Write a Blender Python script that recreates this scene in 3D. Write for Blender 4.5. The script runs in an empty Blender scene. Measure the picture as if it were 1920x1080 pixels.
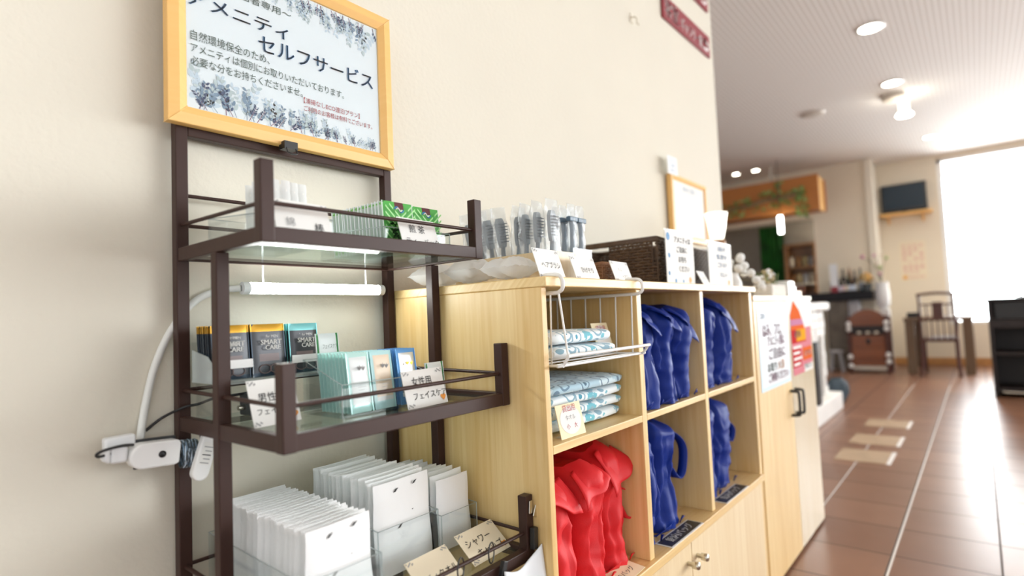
import bpy, bmesh, math, random
from math import sin, cos, pi, radians, sqrt
from mathutils import Vector, Matrix, noise, Euler

S = bpy.context.scene
COL = S.collection
random.seed(7)

# ------------------------------------------------------------------ camera
cam_d = bpy.data.cameras.new('camera')
cam = bpy.data.objects.new('camera', cam_d)
COL.objects.link(cam)
S.camera = cam
R_ = (0.63530778, -0.77108837, -0.04250576)
U_ = (-0.01423958, -0.06672804, 0.99766959)
F_ = (0.77212775, 0.63322199, 0.05337282)
cam.matrix_world = Matrix(((R_[0], U_[0], -F_[0], 0.0), (R_[1], U_[1], -F_[1], 0.0), (R_[2], U_[2], -F_[2], 0.95), (0, 0, 0, 1)))
cam_d.sensor_width = 36.0
cam_d.lens = 36.0 * 1064.15 / 1920
cam_d.clip_start = 0.02
cam_d.dof.use_dof = True
cam_d.dof.focus_distance = 1.08
cam_d.dof.aperture_fstop = 1.7

# ------------------------------------------------------------------ world, light, exposure
S.view_settings.view_transform = 'Standard'
S.view_settings.look = 'None'
S.view_settings.gamma = 1.0
S.view_settings.use_curve_mapping = False
S.view_settings.exposure = 1.18
W = bpy.data.worlds.new('sky')
S.world = W
W.use_nodes = True
nt = W.node_tree
nt.nodes.clear()
wo = nt.nodes.new('ShaderNodeOutputWorld')
bg = nt.nodes.new('ShaderNodeBackground')
tc = nt.nodes.new('ShaderNodeTexCoord')
sx = nt.nodes.new('ShaderNodeSeparateXYZ')
mr = nt.nodes.new('ShaderNodeMapRange')
mr.inputs[1].default_value = 0.25
mr.inputs[2].default_value = 0.95
mr.inputs[3].default_value = 0.62
mr.inputs[4].default_value = 8.5
nt.links.new(tc.outputs['Generated'], sx.inputs[0])
nt.links.new(sx.outputs[0], mr.inputs[0])
nt.links.new(mr.outputs[0], bg.inputs[1])
bg.inputs[0].default_value = (0.955, 0.985, 1.0, 1)
nt.links.new(bg.outputs[0], wo.inputs[0])


def area_light(name, loc, rot, sx_, sy_, power, color=(1, 1, 1)):
    d = bpy.data.lights.new(name, 'AREA')
    d.shape = 'RECTANGLE'
    d.size, d.size_y, d.energy, d.color = sx_, sy_, power, color
    o = bpy.data.objects.new(name, d)
    o.location, o.rotation_euler = loc, rot
    COL.objects.link(o)
    return o


# ------------------------------------------------------------------ materials
M = {}


def nodes_of(m):
    m.use_nodes = True
    t = m.node_tree
    return t, t.nodes, t.links, t.nodes['Principled BSDF']


def flat(name, col, rough=0.5, metal=0.0, spec=0.5, coat=0.0, emit=None, es=0.0, bump=0.0, bs=60.0, sheen=0.0, var=0.0, vs=12.0, trans=0.0):
    m = bpy.data.materials.new(name)
    t, n, l, p = nodes_of(m)
    p.inputs['Base Color'].default_value = (*col, 1)
    p.inputs['Roughness'].default_value = rough
    p.inputs['Metallic'].default_value = metal
    p.inputs['Specular IOR Level'].default_value = spec
    p.inputs['Coat Weight'].default_value = coat
    p.inputs['Sheen Weight'].default_value = sheen
    p.inputs['Transmission Weight'].default_value = trans
    if emit:
        p.inputs['Emission Color'].default_value = (*emit, 1)
        p.inputs['Emission Strength'].default_value = es
    if bump or var:
        c = n.new('ShaderNodeTexCoord')
        if var:
            z = n.new('ShaderNodeTexNoise')
            z.inputs['Scale'].default_value = vs
            z.inputs['Detail'].default_value = 5
            l.new(c.outputs['Object'], z.inputs['Vector'])
            r = n.new('ShaderNodeMapRange')
            r.inputs[1].default_value, r.inputs[2].default_value = 0.3, 0.7
            r.inputs[3].default_value, r.inputs[4].default_value = 1 - var, 1 + var
            l.new(z.outputs[0], r.inputs[0])
            x = n.new('ShaderNodeVectorMath')
            x.operation = 'SCALE'
            x.inputs[0].default_value = col
            l.new(r.outputs[0], x.inputs['Scale'])
            l.new(x.outputs[0], p.inputs['Base Color'])
        if bump:
            z = n.new('ShaderNodeTexNoise')
            z.inputs['Scale'].default_value = bs
            z.inputs['Detail'].default_value = 6
            l.new(c.outputs['Object'], z.inputs['Vector'])
            b = n.new('ShaderNodeBump')
            b.inputs['Strength'].default_value = bump
            b.inputs['Distance'].default_value = 0.01
            l.new(z.outputs[0], b.inputs['Height'])
            l.new(b.outputs[0], p.inputs['Normal'])
    M[name] = m
    return m


def math_node(n, l, op, a, b=None):
    x = n.new('ShaderNodeMath')
    x.operation = op
    for i, v in enumerate((a, b)):
        if v is None:
            continue
        if isinstance(v, (int, float)):
            x.inputs[i].default_value = v
        else:
            l.new(v, x.inputs[i])
    return x.outputs[0]


def mix_node(n, l, fac, a, b):
    x = n.new('ShaderNodeMix')
    x.data_type = 'RGBA'
    for s, v in ((0, fac), (6, a), (7, b)):
        if isinstance(v, (int, float)):
            x.inputs[s].default_value = v
        elif isinstance(v, tuple):
            x.inputs[s].default_value = (*v, 1)
        else:
            l.new(v, x.inputs[s])
    return x.outputs[2]


def wood(name, c1, c2, grain='Z', across='XY', strip=0.075, rough=0.42, contrast=1.0, knots=True):
    """edge-glued boards: strips across, grain stretched along one axis"""
    m = bpy.data.materials.new(name)
    t, n, l, p = nodes_of(m)
    c = n.new('ShaderNodeTexCoord')
    s = n.new('ShaderNodeSeparateXYZ')
    l.new(c.outputs['Object'], s.inputs[0])
    ax = {'X': 0, 'Y': 1, 'Z': 2}
    u = math_node(n, l, 'ADD', s.outputs[ax[across[0]]], s.outputs[ax[across[1]]]) if len(across) > 1 else s.outputs[ax[across]]
    w = s.outputs[ax[grain]]
    idx = math_node(n, l, 'FLOOR', math_node(n, l, 'DIVIDE', u, strip))
    wn = n.new('ShaderNodeTexWhiteNoise')
    wn.noise_dimensions = '1D'
    l.new(idx, wn.inputs['W'])
    cb = n.new('ShaderNodeCombineXYZ')
    l.new(math_node(n, l, 'MULTIPLY', u, 26.0), cb.inputs[0])
    l.new(math_node(n, l, 'ADD', math_node(n, l, 'MULTIPLY', w, 1.1), math_node(n, l, 'MULTIPLY', wn.outputs[0], 37.0)), cb.inputs[1])
    l.new(math_node(n, l, 'MULTIPLY', idx, 3.7), cb.inputs[2])
    nz = n.new('ShaderNodeTexNoise')
    nz.inputs['Scale'].default_value = 3.2
    nz.inputs['Detail'].default_value = 6
    nz.inputs['Distortion'].default_value = 0.6
    l.new(cb.outputs[0], nz.inputs['Vector'])
    r = n.new('ShaderNodeMapRange')
    r.inputs[1].default_value, r.inputs[2].default_value = 0.3, 0.72
    l.new(nz.outputs[0], r.inputs[0])
    f = math_node(n, l, 'ADD', math_node(n, l, 'MULTIPLY', r.outputs[0], 0.62 * contrast), math_node(n, l, 'MULTIPLY', wn.outputs[0], 0.38 * contrast))
    col = mix_node(n, l, f, c1, c2)
    l.new(col, p.inputs['Base Color'])
    p.inputs['Roughness'].default_value = rough
    b = n.new('ShaderNodeBump')
    b.inputs['Strength'].default_value = 0.08
    b.inputs['Distance'].default_value = 0.003
    l.new(nz.outputs[0], b.inputs['Height'])
    l.new(b.outputs[0], p.inputs['Normal'])
    M[name] = m
    return m


def clear(name, tint=(1, 1, 1), gloss=0.12, rough=0.02, body=0.0, bodycol=(1, 1, 1)):
    """thin clear plastic or glass sheet: mostly see-through, glossy at grazing angles"""
    m = bpy.data.materials.new(name)
    m.use_nodes = True
    t = m.node_tree
    n, l = t.nodes, t.links
    n.clear()
    o = n.new('ShaderNodeOutputMaterial')
    tr = n.new('ShaderNodeBsdfTransparent')
    tr.inputs[0].default_value = (*tint, 1)
    g = n.new('ShaderNodeBsdfGlossy')
    g.inputs['Roughness'].default_value = rough
    lw = n.new('ShaderNodeLayerWeight')
    lw.inputs[0].default_value = 0.5
    f = math_node(n, l, 'ADD', math_node(n, l, 'MULTIPLY', math_node(n, l, 'POWER', lw.outputs['Facing'], 5.0), 0.5), 0.03 + gloss * 0.1)
    mx = n.new('ShaderNodeMixShader')
    l.new(f, mx.inputs[0])
    l.new(tr.outputs[0], mx.inputs[1])
    l.new(g.outputs[0], mx.inputs[2])
    last = mx.outputs[0]
    if body:
        d = n.new('ShaderNodeBsdfDiffuse')
        d.inputs[0].default_value = (*bodycol, 1)
        tl = n.new('ShaderNodeBsdfTranslucent')
        tl.inputs[0].default_value = (*bodycol, 1)
        a = n.new('ShaderNodeAddShader')
        mm = n.new('ShaderNodeMixShader')
        mm.inputs[0].default_value = 0.4
        l.new(d.outputs[0], mm.inputs[1])
        l.new(tl.outputs[0], mm.inputs[2])
        m2 = n.new('ShaderNodeMixShader')
        m2.inputs[0].default_value = body
        l.new(last, m2.inputs[1])
        l.new(mm.outputs[0], m2.inputs[2])
        last = m2.outputs[0]
    l.new(last, o.inputs[0])
    M[name] = m
    return m


# surfaces of the place
flat('plaster', (0.73, 0.69, 0.59), 0.85, spec=0.2, bump=0.10, bs=90, var=0.015, vs=3)
flat('plaster_far', (0.80, 0.72, 0.58), 0.9, spec=0.2, bump=0.15, bs=60, var=0.02, vs=2)
flat('plaster_edge', (0.80, 0.75, 0.64), 0.9, spec=0.2)
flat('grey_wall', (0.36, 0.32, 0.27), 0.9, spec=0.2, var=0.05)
flat('baseboard_wood', (0.50, 0.25, 0.09), 0.4, var=0.1)


def mat_floor():
    m = bpy.data.materials.new('floor_tiles')
    t, n, l, p = nodes_of(m)
    c = n.new('ShaderNodeTexCoord')
    s = n.new('ShaderNodeSeparateXYZ')
    l.new(c.outputs['Object'], s.inputs[0])
    T = 0.3175
    fx = math_node(n, l, 'FRACT', math_node(n, l, 'DIVIDE', math_node(n, l, 'ADD', s.outputs[0], 0.0 - 2.57 + 20 * T), T))
    fy = math_node(n, l, 'FRACT', math_node(n, l, 'DIVIDE', math_node(n, l, 'ADD', s.outputs[1], 40 * T), T))
    g = 0.011
    ex = math_node(n, l, 'LESS_THAN', math_node(n, l, 'ABSOLUTE', math_node(n, l, 'SUBTRACT', fx, 0.5)), 0.5 - g)
    ey = math_node(n, l, 'LESS_THAN', math_node(n, l, 'ABSOLUTE', math_node(n, l, 'SUBTRACT', fy, 0.5)), 0.5 - g)
    tile = math_node(n, l, 'MULTIPLY', ex, ey)
    ix = math_node(n, l, 'FLOOR', math_node(n, l, 'DIVIDE', math_node(n, l, 'ADD', s.outputs[0], 0.0 - 2.57 + 20 * T), T))
    iy = math_node(n, l, 'FLOOR', math_node(n, l, 'DIVIDE', math_node(n, l, 'ADD', s.outputs[1], 40 * T), T))
    cb = n.new('ShaderNodeCombineXYZ')
    l.new(ix, cb.inputs[0])
    l.new(iy, cb.inputs[1])
    wn = n.new('ShaderNodeTexWhiteNoise')
    wn.noise_dimensions = '2D'
    l.new(cb.outputs[0], wn.inputs['Vector'])
    nz = n.new('ShaderNodeTexNoise')
    nz.inputs['Scale'].default_value = 6
    nz.inputs['Detail'].default_value = 6
    l.new(c.outputs['Object'], nz.inputs['Vector'])
    f = math_node(n, l, 'ADD', math_node(n, l, 'MULTIPLY', wn.outputs[0], 0.45), math_node(n, l, 'MULTIPLY', nz.outputs[0], 0.55))
    tc_ = mix_node(n, l, f, (0.185, 0.085, 0.05), (0.33, 0.17, 0.105))
    col = mix_node(n, l, tile, (0.10, 0.07, 0.055), tc_)
    l.new(col, p.inputs['Base Color'])
    rr = n.new('ShaderNodeMapRange')
    rr.inputs[3].default_value, rr.inputs[4].default_value = 0.7, 0.31
    l.new(tile, rr.inputs[0])
    l.new(rr.outputs[0], p.inputs['Roughness'])
    b = n.new('ShaderNodeBump')
    b.inputs['Strength'].default_value = 0.25
    b.inputs['Distance'].default_value = 0.004
    l.new(math_node(n, l, 'ADD', tile, math_node(n, l, 'MULTIPLY', nz.outputs[0], 0.25)), b.inputs['Height'])
    l.new(b.outputs[0], p.inputs['Normal'])
    M['floor_tiles'] = m


def mat_ceiling():
    m = bpy.data.materials.new('ceiling_panels')
    t, n, l, p = nodes_of(m)
    c = n.new('ShaderNodeTexCoord')
    s = n.new('ShaderNodeSeparateXYZ')
    l.new(c.outputs['Object'], s.inputs[0])
    fy = math_node(n, l, 'FRACT', math_node(n, l, 'DIVIDE', math_node(n, l, 'ADD', s.outputs[1], 20.0), 0.0385))
    line = math_node(n, l, 'LESS_THAN', fy, 0.25)
    col = mix_node(n, l, line, (0.76, 0.735, 0.70), (0.93, 0.92, 0.90))
    l.new(col, p.inputs['Base Color'])
    p.inputs['Roughness'].default_value = 0.8
    b = n.new('ShaderNodeBump')
    b.inputs['Strength'].default_value = 0.3
    b.inputs['Distance'].default_value = 0.006
    l.new(line, b.inputs['Height'])
    l.new(b.outputs[0], p.inputs['Normal'])
    M['ceiling_panels'] = m


mat_floor()
mat_ceiling()
PINE1, PINE2 = (0.85, 0.64, 0.32), (0.68, 0.43, 0.155)
wood('pine_z', PINE1, PINE2, 'Z', 'XY', 0.062)
wood('pine_x', PINE1, PINE2, 'X', 'YZ', 0.07)
wood('pine_y', PINE1, PINE2, 'Y', 'X', 0.07)
wood('pine_pale_z', (0.84, 0.69, 0.45), (0.72, 0.53, 0.29), 'Z', 'XY', 0.085)
wood('pale_board', (0.80, 0.70, 0.52), (0.70, 0.56, 0.36), 'Z', 'XY', 0.3, rough=0.22)
wood('frame_oak', (0.86, 0.53, 0.19), (0.80, 0.45, 0.13), 'X', 'YZ', 0.4, contrast=0.7)
wood('amber_wood', (0.54, 0.20, 0.035), (0.42, 0.14, 0.02), 'Y', 'Z', 0.5)
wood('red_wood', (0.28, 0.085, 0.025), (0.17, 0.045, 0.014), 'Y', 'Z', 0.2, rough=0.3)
wood('dark_wood', (0.016, 0.007, 0.006), (0.008, 0.004, 0.004), 'Z', 'XY', 0.2, rough=0.5)
wood('chair_wood', (0.11, 0.032, 0.022), (0.06, 0.018, 0.012), 'Z', 'XY', 0.2, rough=0.3)
wood('table_wood', (0.22, 0.14, 0.08), (0.12, 0.075, 0.045), 'Z', 'XY', 0.2, rough=0.5)
wood('brown_wood', (0.38, 0.19, 0.075), (0.25, 0.11, 0.04), 'Y', 'Z', 0.3)
flat('brown_steel', (0.046, 0.021, 0.016), 0.42, spec=0.25, var=0.08, vs=20, bump=0.02, bs=300)
flat('steel', (0.62, 0.58, 0.5), 0.25, 1.0)
flat('black', (0.012, 0.012, 0.013), 0.4)
flat('black_metal', (0.014, 0.014, 0.015), 0.35)
flat('dark_grey', (0.06, 0.07, 0.075), 0.5)
flat('white_plastic', (0.78, 0.79, 0.80), 0.35)
flat('white_gloss', (0.84, 0.84, 0.83), 0.25)
flat('white_wire', (0.86, 0.86, 0.84), 0.35)
flat('white_cord', (0.82, 0.83, 0.80), 0.45)
flat('paper', (0.80, 0.79, 0.76), 0.7, spec=0.2)
flat('paper_cool', (0.80, 0.83, 0.86), 0.6, spec=0.2)
flat('paper_blue', (0.60, 0.74, 0.84), 0.6)
flat('paper_cream', (0.84, 0.74, 0.56), 0.7, spec=0.2)
flat('card_cream', (0.86, 0.76, 0.52), 0.7, spec=0.2)
flat('paper_fold', (0.92, 0.93, 0.93), 0.75, spec=0.15, bump=0.12, bs=40, var=0.02)
flat('notice_paper', (0.84, 0.88, 0.92), 0.5, spec=0.3)
flat('ink_blue', (0.025, 0.19, 0.42), 0.6)
flat('ink_green', (0.06, 0.10, 0.085), 0.6)
flat('ink_red', (0.42, 0.045, 0.055), 0.6)
flat('ink_black', (0.02, 0.02, 0.022), 0.6)
flat('ink_grey', (0.32, 0.32, 0.32), 0.6)
flat('ink_plum', (0.20, 0.03, 0.10), 0.6)
flat('ink_orange', (0.75, 0.28, 0.03), 0.6)
flat('leaf_navy', (0.025, 0.05, 0.13), 0.6)
flat('leaf_slate', (0.20, 0.29, 0.40), 0.6)
flat('leaf_pale', (0.52, 0.60, 0.62), 0.6)
flat('leaf_mist', (0.60, 0.70, 0.80), 0.6)
flat('maroon', (0.27, 0.022, 0.035), 0.5)
flat('sign_white', (0.85, 0.80, 0.78), 0.5)
flat('tea_green', (0.07, 0.40, 0.06), 0.4)
flat('tea_light', (0.30, 0.66, 0.22), 0.4)
flat('tea_dark', (0.015, 0.09, 0.02), 0.4)
flat('tea_red', (0.10, 0.015, 0.02), 0.4)
flat('tea_edge', (0.72, 0.85, 0.76), 0.5)
flat('sachet_grey', (0.055, 0.058, 0.066), 0.28, metal=0.3)
flat('sachet_side', (0.03, 0.05, 0.075), 0.25, metal=0.4)
flat('sachet_gold', (0.66, 0.36, 0.03), 0.25, metal=0.5)
flat('sachet_teal', (0.22, 0.60, 0.62), 0.25, metal=0.3)
flat('sachet_mauve', (0.22, 0.16, 0.16), 0.35)
flat('foil', (0.70, 0.78, 0.82), 0.18, metal=0.7)
flat('mask_teal', (0.52, 0.80, 0.76), 0.25, metal=0.25)
flat('mask_white', (0.72, 0.76, 0.76), 0.3)
flat('mask_peach', (0.80, 0.66, 0.50), 0.35)
flat('mask_blue', (0.12, 0.33, 0.66), 0.3, metal=0.2)
flat('mask_aqua', (0.50, 0.78, 0.80), 0.3)
flat('green_mark', (0.02, 0.22, 0.05), 0.5)
flat('green_bright', (0.16, 0.58, 0.08), 0.5)
flat('red_cloth', (0.70, 0.020, 0.026), 0.55, spec=0.3, sheen=0.0, bump=0.1, bs=500)
flat('blue_cloth', (0.006, 0.028, 0.24), 0.5, spec=0.22, sheen=0.0, bump=0.1, bs=500)
flat('blue_tape', (0.03, 0.10, 0.20), 0.6)
flat('plaque', (0.025, 0.024, 0.024), 0.35, var=0.4, vs=40)
flat('stone', (0.17, 0.145, 0.12), 0.85, bump=0.6, bs=14, var=0.3, vs=8)
flat('stone_pale', (0.50, 0.50, 0.52), 0.8, bump=0.3, bs=14, var=0.15, vs=8)
flat('white_stone', (0.90, 0.89, 0.87), 0.8, bump=0.2, bs=12, var=0.04, vs=6)
flat('bar_top', (0.012, 0.012, 0.016), 0.5, spec=0.25)
flat('flower_white', (0.86, 0.86, 0.84), 0.9)
flat('dried', (0.46, 0.38, 0.22), 0.9, var=0.3, vs=30)
flat('stem', (0.20, 0.17, 0.10), 0.8)
flat('leaf', (0.12, 0.20, 0.035), 0.6, var=0.3, vs=20)
flat('leaf_light', (0.30, 0.42, 0.12), 0.6)
flat('bark', (0.24, 0.15, 0.07), 0.9, bump=0.5, bs=60, var=0.3, vs=25)
flat('planter_weave', (0.74, 0.70, 0.64), 0.8, bump=0.4, bs=120, var=0.08, vs=60)
flat('lamp_glass', (0.95, 0.92, 0.84), 0.4, emit=(1, 0.9, 0.72), es=0.9)
flat('light_warm', (1, 1, 1), 0.5, emit=(1, 0.93, 0.78), es=9)
flat('light_white', (1, 1, 1), 0.5, emit=(1, 0.98, 0.94), es=7)
flat('led', (1, 1, 1), 0.4, emit=(0.97, 1.0, 0.96), es=22)
flat('screen', (0.025, 0.045, 0.065), 0.12)
flat('screen_case', (0.015, 0.018, 0.022), 0.4)
flat('fixture', (0.60, 0.55, 0.47), 0.5)
flat('vent_metal', (0.62, 0.58, 0.52), 0.6)
flat('beige_tile', (0.46, 0.33, 0.21), 0.4, var=0.1, vs=10)
flat('joint_white', (0.82, 0.80, 0.78), 0.6)
flat('curtain_green', (0.012, 0.115, 0.012), 0.7, var=0.5, vs=5)
flat('wicker_core', (0.035, 0.020, 0.012), 0.8)
flat('bottle_dark', (0.015, 0.012, 0.016), 0.15)
flat('bottle_green', (0.02, 0.05, 0.02), 0.15)
flat('label_pink', (0.78, 0.60, 0.64), 0.6)
flat('label_cream', (0.80, 0.72, 0.58), 0.6)
flat('label_blue', (0.62, 0.70, 0.82), 0.6)
flat('flower_pink', (0.55, 0.22, 0.36), 0.9, spec=0.08)
flat('flower_yellow', (0.72, 0.42, 0.12), 0.8)
flat('cloth_slate', (0.05, 0.075, 0.10), 0.8, var=0.3, vs=20)
flat('poster_red', (0.52, 0.012, 0.012), 0.9, spec=0.08)
flat('poster_orange', (0.72, 0.12, 0.01), 0.9, spec=0.08)
flat('poster_yellow', (0.80, 0.36, 0.0), 0.9, spec=0.08)
flat('poster_pink', (0.66, 0.22, 0.26), 0.9, spec=0.08)
flat('brush_blue', (0.09, 0.15, 0.21), 0.35)
flat('brush_grey', (0.16, 0.19, 0.22), 0.4)
clear('glass_shelf', (0.90, 0.97, 0.94), 0.35, 0.03)
clear('glass_edge', (0.45, 0.72, 0.66), 0.3, 0.1, 0.35, (0.45, 0.70, 0.62))
clear('acrylic', (0.97, 0.985, 0.985), 0.2, 0.03)
clear('acrylic_edge', (0.80, 0.86, 0.86), 0.3, 0.1, 0.5, (0.8, 0.85, 0.85))
clear('film', (0.97, 0.98, 0.98), 0.45, 0.14, 0.24, (0.9, 0.93, 0.95))
clear('film_white', (0.98, 0.98, 0.98), 0.3, 0.15, 0.75, (0.93, 0.94, 0.94))
clear('pane', (0.97, 0.98, 0.98), 0.05, 0.0)


def mat_wicker(name, c1, c2, sc):
    m = bpy.data.materials.new(name)
    t, n, l, p = nodes_of(m)
    c = n.new('ShaderNodeTexCoord')
    z = n.new('ShaderNodeTexNoise')
    z.inputs['Scale'].default_value = sc
    l.new(c.outputs['Object'], z.inputs['Vector'])
    l.new(mix_node(n, l, z.outputs[0], c1, c2), p.inputs['Base Color'])
    p.inputs['Roughness'].default_value = 0.5
    M[name] = m


mat_wicker('wicker_dark', (0.035, 0.017, 0.008), (0.15, 0.085, 0.045), 45)
mat_wicker('wicker_light', (0.20, 0.075, 0.028), (0.42, 0.20, 0.085), 60)


def mat_towel(name, base, b1, b2, dark, sc):
    m = bpy.data.materials.new(name)
    t, n, l, p = nodes_of(m)
    c = n.new('ShaderNodeTexCoord')
    v = n.new('ShaderNodeTexVoronoi')
    v.inputs['Scale'].default_value = sc
    l.new(c.outputs['Object'], v.inputs['Vector'])
    z = n.new('ShaderNodeTexNoise')
    z.inputs['Scale'].default_value = sc * 1.3
    z.inputs['Detail'].default_value = 3
    l.new(c.outputs['Object'], z.inputs['Vector'])
    ring = math_node(n, l, 'LESS_THAN', math_node(n, l, 'ABSOLUTE', math_node(n, l, 'SUBTRACT', v.outputs['Distance'], 0.42)), 0.06)
    sp = n.new('ShaderNodeSeparateColor')
    l.new(v.outputs['Color'], sp.inputs[0])
    pick = math_node(n, l, 'GREATER_THAN', sp.outputs[0], 0.38)
    blot = math_node(n, l, 'GREATER_THAN', z.outputs[0], 0.49)
    col = mix_node(n, l, math_node(n, l, 'MULTIPLY', blot, pick), base, b1)
    dk = math_node(n, l, 'LESS_THAN', v.outputs['Distance'], 0.16)
    col = mix_node(n, l, math_node(n, l, 'MULTIPLY', dk, math_node(n, l, 'SUBTRACT', 1.0, pick)), col, b2)
    col = mix_node(n, l, ring, col, dark)
    l.new(col, p.inputs['Base Color'])
    p.inputs['Roughness'].default_value = 0.9
    p.inputs['Sheen Weight'].default_value = 0.3
    M[name] = m


mat_towel('towel_aqua', (0.80, 0.86, 0.88), (0.16, 0.50, 0.60), (0.06, 0.30, 0.42), (0.25, 0.42, 0.52), 26)
mat_towel('towel_slate', (0.42, 0.60, 0.70), (0.62, 0.76, 0.82), (0.06, 0.14, 0.22), (0.14, 0.24, 0.34), 30)

# ------------------------------------------------------------------ geometry helpers


class MB:
    """collects polygons (with a material each) that become ONE mesh object"""

    def __init__(s, mat='paper'):
        s.v, s.f, s.fm, s.mats, s.cur, s.sm = [], [], [], [], mat, []
        s.M = None

    def use(s, mat):
        s.cur = mat
        return s

    def add(s, vs, fs, mat=None, smooth=False):
        b = len(s.v)
        mat = mat or s.cur
        if s.M is not None:
            vs = [s.M @ Vector(v) for v in vs]
        s.v += [Vector(v) for v in vs]
        for i, f in enumerate(fs):
            mm = mat[i] if isinstance(mat, list) else mat
            if mm not in s.mats:
                s.mats.append(mm)
            s.f.append([b + k for k in f])
            s.fm.append(s.mats.index(mm))
            s.sm.append(smooth)
        return s

    def box(s, lo, hi, mat=None):
        x0, y0, z0 = lo
        x1, y1, z1 = hi
        return s.add([(x0, y0, z0), (x1, y0, z0), (x1, y1, z0), (x0, y1, z0), (x0, y0, z1), (x1, y0, z1), (x1, y1, z1), (x0, y1, z1)],
                     [(0, 3, 2, 1), (4, 5, 6, 7), (0, 1, 5, 4), (1, 2, 6, 5), (2, 3, 7, 6), (3, 0, 4, 7)], mat)

    def cbox(s, c, d, mat=None):
        return s.box([c[i] - d[i] / 2 for i in range(3)], [c[i] + d[i] / 2 for i in range(3)], mat)

    def tube(s, path, r, n=8, mat=None, closed=False, cap=True):
        P = [Vector(p) for p in path]
        k = len(P)
        rs = r if isinstance(r, (list, tuple)) else [r] * k
        rings, prev = [], None
        for i in range(k):
            if closed:
                d = P[(i + 1) % k] - P[i - 1]
            else:
                d = P[min(i + 1, k - 1)] - P[max(i - 1, 0)]
            d.normalize()
            if prev is None:
                a = Vector((0, 0, 1)) if abs(d.z) < 0.9 else Vector((1, 0, 0))
                u = d.cross(a).normalized()
            else:
                u = (prev - d * prev.dot(d)).normalized()
            prev = u
            w = d.cross(u)
            rings.append([P[i] + (u * cos(2 * pi * j / n) + w * sin(2 * pi * j / n)) * rs[i] for j in range(n)])
        vs = [v for rg in rings for v in rg]
        fs = []
        for i in range(k if closed else k - 1):
            i2 = (i + 1) % k
            for j in range(n):
                j2 = (j + 1) % n
                fs.append((i * n + j, i * n + j2, i2 * n + j2, i2 * n + j))
        s.add(vs, fs, mat, True)
        if cap and not closed:
            s.add(rings[0], [tuple(reversed(range(n)))], mat)
            s.add(rings[-1], [tuple(range(n))], mat)
        return s

    def lathe(s, prof, c=(0, 0, 0), n=20, mat=None, smooth=True, cap=True):
        vs, fs = [], []
        for r, z in prof:
            vs += [(c[0] + r * cos(2 * pi * j / n), c[1] + r * sin(2 * pi * j / n), c[2] + z) for j in range(n)]
        for i in range(len(prof) - 1):
            for j in range(n):
                j2 = (j + 1) % n
                fs.append((i * n + j, i * n + j2, (i + 1) * n + j2, (i + 1) * n + j))
        s.add(vs, fs, mat, smooth)
        if not cap:
            return s
        if prof[0][0] > 1e-5:
            s.add(vs[:n], [tuple(reversed(range(n)))], mat)
        if prof[-1][0] > 1e-5:
            s.add(vs[-n:], [tuple(range(n))], mat)
        return s

    def ball(s, c, r, n=10, mat=None, sq=(1, 1, 1)):
        vs, fs = [], []
        for i in range(n // 2 + 1):
            a = pi * i / (n // 2)
            for j in range(n):
                b = 2 * pi * j / n
                vs.append((c[0] + r * sq[0] * sin(a) * cos(b), c[1] + r * sq[1] * sin(a) * sin(b), c[2] + r * sq[2] * cos(a)))
        for i in range(n // 2):
            for j in range(n):
                j2 = (j + 1) % n
                fs.append((i * n + j, (i + 1) * n + j, (i + 1) * n + j2, i * n + j2))
        return s.add(vs, fs, mat, True)

    def poly(s, pts, mat=None):
        return s.add(pts, [tuple(range(len(pts)))], mat)

    def prism(s, pts, h, mat=None):
        """polygon (list of 3D points) pushed along vector h"""
        k = len(pts)
        P = [Vector(p) for p in pts]
        Q = [p + Vector(h) for p in P]
        fs = [tuple(reversed(range(k))), tuple(range(k, 2 * k))] + [(i, (i + 1) % k, k + (i + 1) % k, k + i) for i in range(k)]
        return s.add(P + Q, fs, mat)

    def grid(s, fn, nu, nv, mat=None, matfn=None, closed_u=False, smooth=True):
        vs = [fn(i / nu, j / nv) for j in range(nv + 1) for i in range(nu + (0 if closed_u else 1))]
        w = nu if closed_u else nu + 1
        fs, ms = [], []
        for j in range(nv):
            for i in range(nu):
                i2 = (i + 1) % w if closed_u else i + 1
                fs.append((j * w + i, j * w + i2, (j + 1) * w + i2, (j + 1) * w + i))
                ms.append(matfn((i + .5) / nu, (j + .5) / nv) if matfn else (mat or s.cur))
        return s.add(vs, fs, ms, smooth)


_text_cache = {}


def text_geo(body):
    if body not in _text_cache:
        c = bpy.data.curves.new('t', 'FONT')
        c.body = body
        c.resolution_u = 2
        o = bpy.data.objects.new('t', c)
        COL.objects.link(o)
        dg = bpy.context.evaluated_depsgraph_get()
        dg.update()
        me = bpy.data.meshes.new_from_object(o.evaluated_get(dg))
        vs = [v.co.copy() for v in me.vertices]
        fs = [tuple(p.vertices) for p in me.polygons]
        bpy.data.objects.remove(o)
        bpy.data.curves.remove(c)
        bpy.data.meshes.remove(me)
        _text_cache[body] = (vs, fs)
    return _text_cache[body]


def FR(o, right, up):
    """local (x, y, z) -> origin + x right + y up + z normal"""
    r = Vector(right).normalized()
    u = Vector(up)
    u = (u - r * u.dot(r)).normalized()
    n = r.cross(u)
    return Matrix(((r.x, u.x, n.x, o[0]), (r.y, u.y, n.y, o[1]), (r.z, u.z, n.z, o[2]), (0, 0, 0, 1)))


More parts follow.
